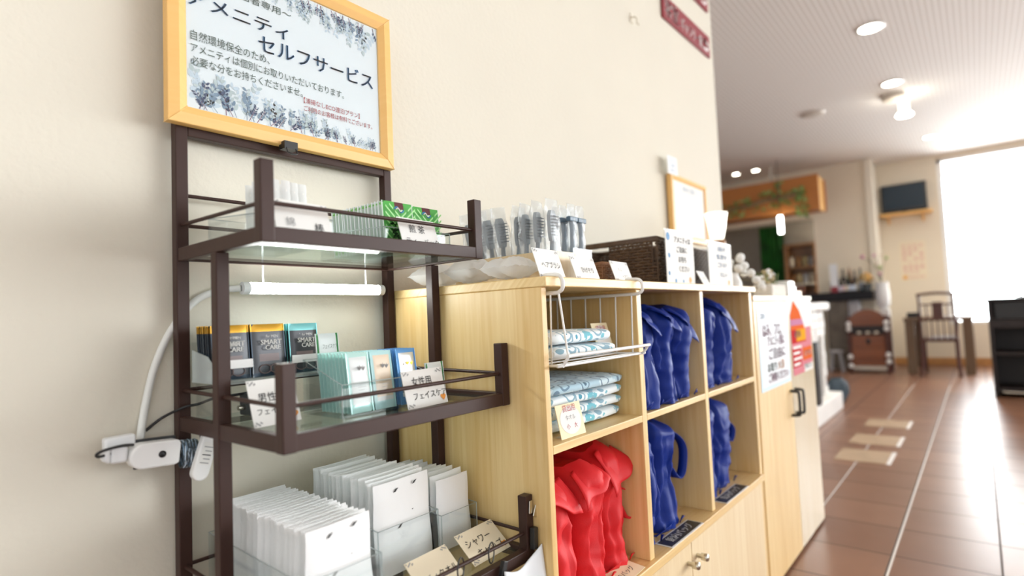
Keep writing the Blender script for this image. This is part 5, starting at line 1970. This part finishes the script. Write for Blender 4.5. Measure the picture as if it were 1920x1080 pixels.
t = thing('dining_table', 'rustic brown table with thick square legs below the window', 'table', (9.6, .43, 0))
put('table_top', MB('table_wood').box((9.10, .075, .685), (10.15, .795, .735)), t, bevel=.004)
for x in (9.13, 10.02):
    for y in (.085, .685):
        put('leg', MB('table_wood').box((x, y, 0), (x + .10, y + .10, .685)), t, bevel=.004)
m = MB('black')
m.box((9.2, .62, .7355), (9.36, .76, .80))
solo('black_box', m, 'small black box at the left end of the rustic table', 'box', bevel=.004)
t = thing('armchair', 'dark red-brown wooden armchair with a spindled back before the rustic table', 'chair', (9.05, .42, 0))
cw = MB
X0, Y0, Y1 = 8.87, .235, .605
for y in (Y0 + .012, Y1 - .012):
    put('leg', MB('chair_wood').tube([(X0 - .05, y + (.02 if y > .4 else -.02), .0), (X0 + .01, y, .22), (X0 + .02, y, .43)], [.020, .018, .02], 8), t)
    put('leg', MB('chair_wood').tube([(X0 + .44, y, 0), (X0 + .42, y, .43)], .018, 8), t)
    put('back_post', MB('chair_wood').tube(smooth_path([(X0 + .02, y, .43), (X0 + .015, y, .72), (X0 - .05, y, 1.0), (X0 - .055, y, 1.03)], 4), .016, 8), t)
    put('armrest', MB('chair_wood').tube(smooth_path([(X0 + .01, y, .715), (X0 + .10, y + (.02 if y > .4 else -.02), .71), (X0 + .19, y + (.02 if y > .4 else -.02), .69)], 4), .014, 8), t)
    put('arm_support', MB('chair_wood').tube([(X0 + .19, y + (.02 if y > .4 else -.02), .69), (X0 + .19, y, .44)], .013, 8), t)
put('seat', MB('chair_wood').box((X0, Y0 - .005, .43), (X0 + .46, Y1 + .005, .468)), t, bevel=.01)
put('cushion', MB('white_plastic').box((X0 + .05, Y0 + .015, .4685), (X0 + .45, Y1 - .09, .492)), t, bevel=.01)
put('top_rail', MB('chair_wood').tube(smooth_path([(X0 - .055, Y0 - .01, 1.025), (X0 - .06, .42, 1.04), (X0 - .055, Y1 + .01, 1.025)], 6), .018, 8), t)
put('cross_rail', MB('chair_wood').tube([(X0 - .02, Y0 + .012, .90), (X0 - .02, Y1 - .012, .90)], .012, 8), t)
put('cross_rail', MB('chair_wood').tube([(X0 + .01, Y0 + .012, .715), (X0 + .01, Y1 - .012, .715)], .012, 8), t)
put('splat', MB('chair_wood').box((X0 - .012, .355, .715), (X0 + .002, .465, .93)), t, bevel=.004)
for k in range(5):
    y = Y0 + .066 + k * .060
    put('spindle', MB('chair_wood').tube([(X0 + .012, y, .46), (X0 + .010, y, .715)], .008, 6), t)
for y in (Y0 + .08, Y1 - .08):
    put('spindle', MB('chair_wood').tube([(X0 + .005, y, .72), (X0 - .02, y, .90)], .008, 6), t)

t = thing('carved_cabinet', 'reddish carved wooden cabinet with an arched top and pale knobs by the bar', 'cabinet', (9.2, 1.19, 0))
cx0, cx1, cy0, cy1 = 9.05, 9.42, .965, 1.435
put('body', MB('red_wood').box((cx0 + .02, cy0 + .03, .10), (cx1, cy1 - .03, .70)), t, bevel=.004)
m = MB('red_wood')
arch = [(cx0 + .02, cy0 + .03, .7005), (cx0 + .02, cy1 - .03, .7005), (cx0 + .02, cy1 - .03, .75)]
for k in range(11):
    a = k / 10
    arch.append((cx0 + .02, cy1 - .03 - (cy1 - cy0 - .06) * a, .755 + .115 * sin(pi * a) ** .7))
m.prism(arch[:3] + arch[3:], (.04, 0, 0))
put('arched_back', m, t)
for z0, z1, mt in ((.52, .645, 'dark_wood'), (.36, .505, 'red_wood'), (.20, .345, 'red_wood')):
    d = put('drawer', MB(mt).box((cx0, cy0 + .045, z0), (cx0 + .019, cy1 - .045, z1)), t, bevel=.003)
    if z0 == .36:
        put('lock_plate', MB('black').ball((cx0 - .003, 1.20, .43), .035, 10, sq=(.15, .8, 1.2)), d)
    if z0 == .52:
        for y in (1.10, 1.20, 1.30):
            put('inlay', MB('label_cream').ball((cx0 - .002, y, .55), .02, 8, sq=(.2, 1.5, .9)), d)
for y in (cy0 + .015, cy1 - .015):
    p_ = put('turned_post', MB('chair_wood').tube([(cx0, y, .0), (cx0, y, .78)], .022, 10), t)
    for z_ in (.60, .68, .25, .16) if y < 1.2 else (.60, .67, .22, .10):
        put('pale_knob', MB('flower_white').ball((cx0 - .018, y, z_), .036, 12, sq=(.8, .9, 1)), p_)
    put('rear_post', MB('chair_wood').tube([(cx1 - .02, y, .0), (cx1 - .02, y, .76)], .02, 8), t)
put('bottom_rail', MB('fixture').box((cx0 - .01, cy0 + .04, .05), (cx0 + .015, cy1 - .04, .095)), t)
t = thing('stool', 'small grey-white stool in front of the stone bar pillar', 'stool', (9.2, 1.62, 0))
put('seat', MB('stone_pale').lathe([(.10, .27), (.105, .28), (.10, .30), (.0001, .302)], (9.2, 1.62, 0), 18), t)
for k in range(4):
    a = pi / 4 + k * pi / 2
    put('leg', MB('stone_pale').tube([(9.2 + .11 * cos(a), 1.62 + .11 * sin(a), 0), (9.2 + .07 * cos(a), 1.62 + .07 * sin(a), .27)], .012, 8), t)

t = thing('dark_sideboard', 'very dark wooden sideboard with open shelves at the right edge', 'cabinet', (7.4, -.6, 0))
sx0, sx1, sy1, sy0 = 7.14, 7.62, -.058, -1.10
m = MB('dark_wood')
m.box((sx0, sy1 - .03, .0), (sx1, sy1, .915)).box((sx0, sy0, 0), (sx1, sy0 + .03, .915)).box((sx1 - .02, sy0 + .03, .0), (sx1, sy1 - .03, .915))
m.box((sx0 + .01, sy0 + .03, .05), (sx1 - .02, sy1 - .03, .09)).box((sx0 + .01, sy0 + .03, .40), (sx1 - .02, sy1 - .03, .43)).box((sx0, sy0 + .03, .66), (sx1 - .02, sy1 - .03, .74))
put('carcass', m, t, bevel=.003)
put('top', MB('dark_wood').box((sx0 - .025, sy0 - .02, .9155), (sx1 + .01, sy1 + .02, .945)), t, bevel=.004)
put('drawer', MB('black').box((sx0 - .004, sy0 + .05, .745), (sx0 + .016, sy1 - .05, .905)), t, bevel=.004)
put('foot_rail', MB('steel').tube([(sx0 - .02, sy0 + .06, .055), (sx0 - .02, sy1 - .06, .055)], .010, 8), t)
t = thing('pole_stand', 'thin dark pole standing on the dark sideboard at the picture edge', 'stand', (7.3, -.31, .945))
put('foot', MB('black').lathe([(.045, 0), (.04, .012), (.0001, .014)], (7.28, -.315, .9455), 16), t)
put('pole', MB('black').tube([(7.28, -.315, .959), (7.28, -.315, 1.05)], .010, 8), t)

# ------------------------------------------------------------------ ceiling fittings
def downlight(label, x, y, r, power, on=True, group='recessed downlights'):
    t = thing('downlight', label, 'ceiling light', (x, y, HC - .008), 0, group)
    put('trim_ring', MB('white_gloss').lathe([(r, -.0), (r * 1.22, -.002), (r * 1.25, .006), (r, .0065)], (x, y, HC - .008), 24, cap=False), t)
    put('lens', MB('light_warm').lathe([(r * .99, .0), (.0001, -.0005)], (x, y, HC - .005), 24), t)
    if power:
        d = bpy.data.lights.new('downlight_beam', 'SPOT')
        d.energy, d.spot_size, d.spot_blend, d.color, d.shadow_soft_size = power, radians(110), .8, (1, .9, .74), r
        o = bpy.data.objects.new('downlight_beam', d)
        COL.objects.link(o)
        o.location = (0, 0, -.03)
        o.parent = t
    return t


downlight('nearest and largest lit downlight in the striped ceiling', 5.18, .515, .080, 25)
downlight('lit downlight just before the ceiling spot fixture', 6.65, .52, .078, 25)
downlight('lit downlight nearest above the television', 9.23, .35, .075, 20)
downlight('lit downlight nearest the big far window', 9.26, -.28, .075, 20)
downlight('left one of two close lit downlights above the bar', 9.25, 2.86, .05, 0)
downlight('right one of two close lit downlights above the bar', 9.25, 2.56, .05, 0)
t = thing('ceiling_spot', 'ceiling fixture with a round base and a lit lamp hanging on two rods', 'ceiling light', (7.1, .52, HC))
put('base', MB('fixture').lathe([(.0001, -.045), (.10, -.045), (.11, -.035), (.11, 0)], (7.05, .55, HC), 24), t)
for dx in (-.03, .03):
    put('rod', MB('lamp_glass').tube([(7.13 , .47 + dx, HC - .003), (7.13, .47 + dx, HC - .19)], .016, 10), t)
put('lamp_disc', MB('light_warm').lathe([(.0001, 0), (.07, 0), (.075, .012), (.06, .03), (.0001, .031)], (7.13, .47, HC - .222), 20), t)
m = MB('vent_metal')
m.lathe([(.0001, -.022), (.09, -.022), (.12, -.012), (.125, 0)], (7.04, 1.30, HC), 24)
solo('ceiling_vent', m, 'round beige ceiling vent without light, left of the spot fixture', 'vent')
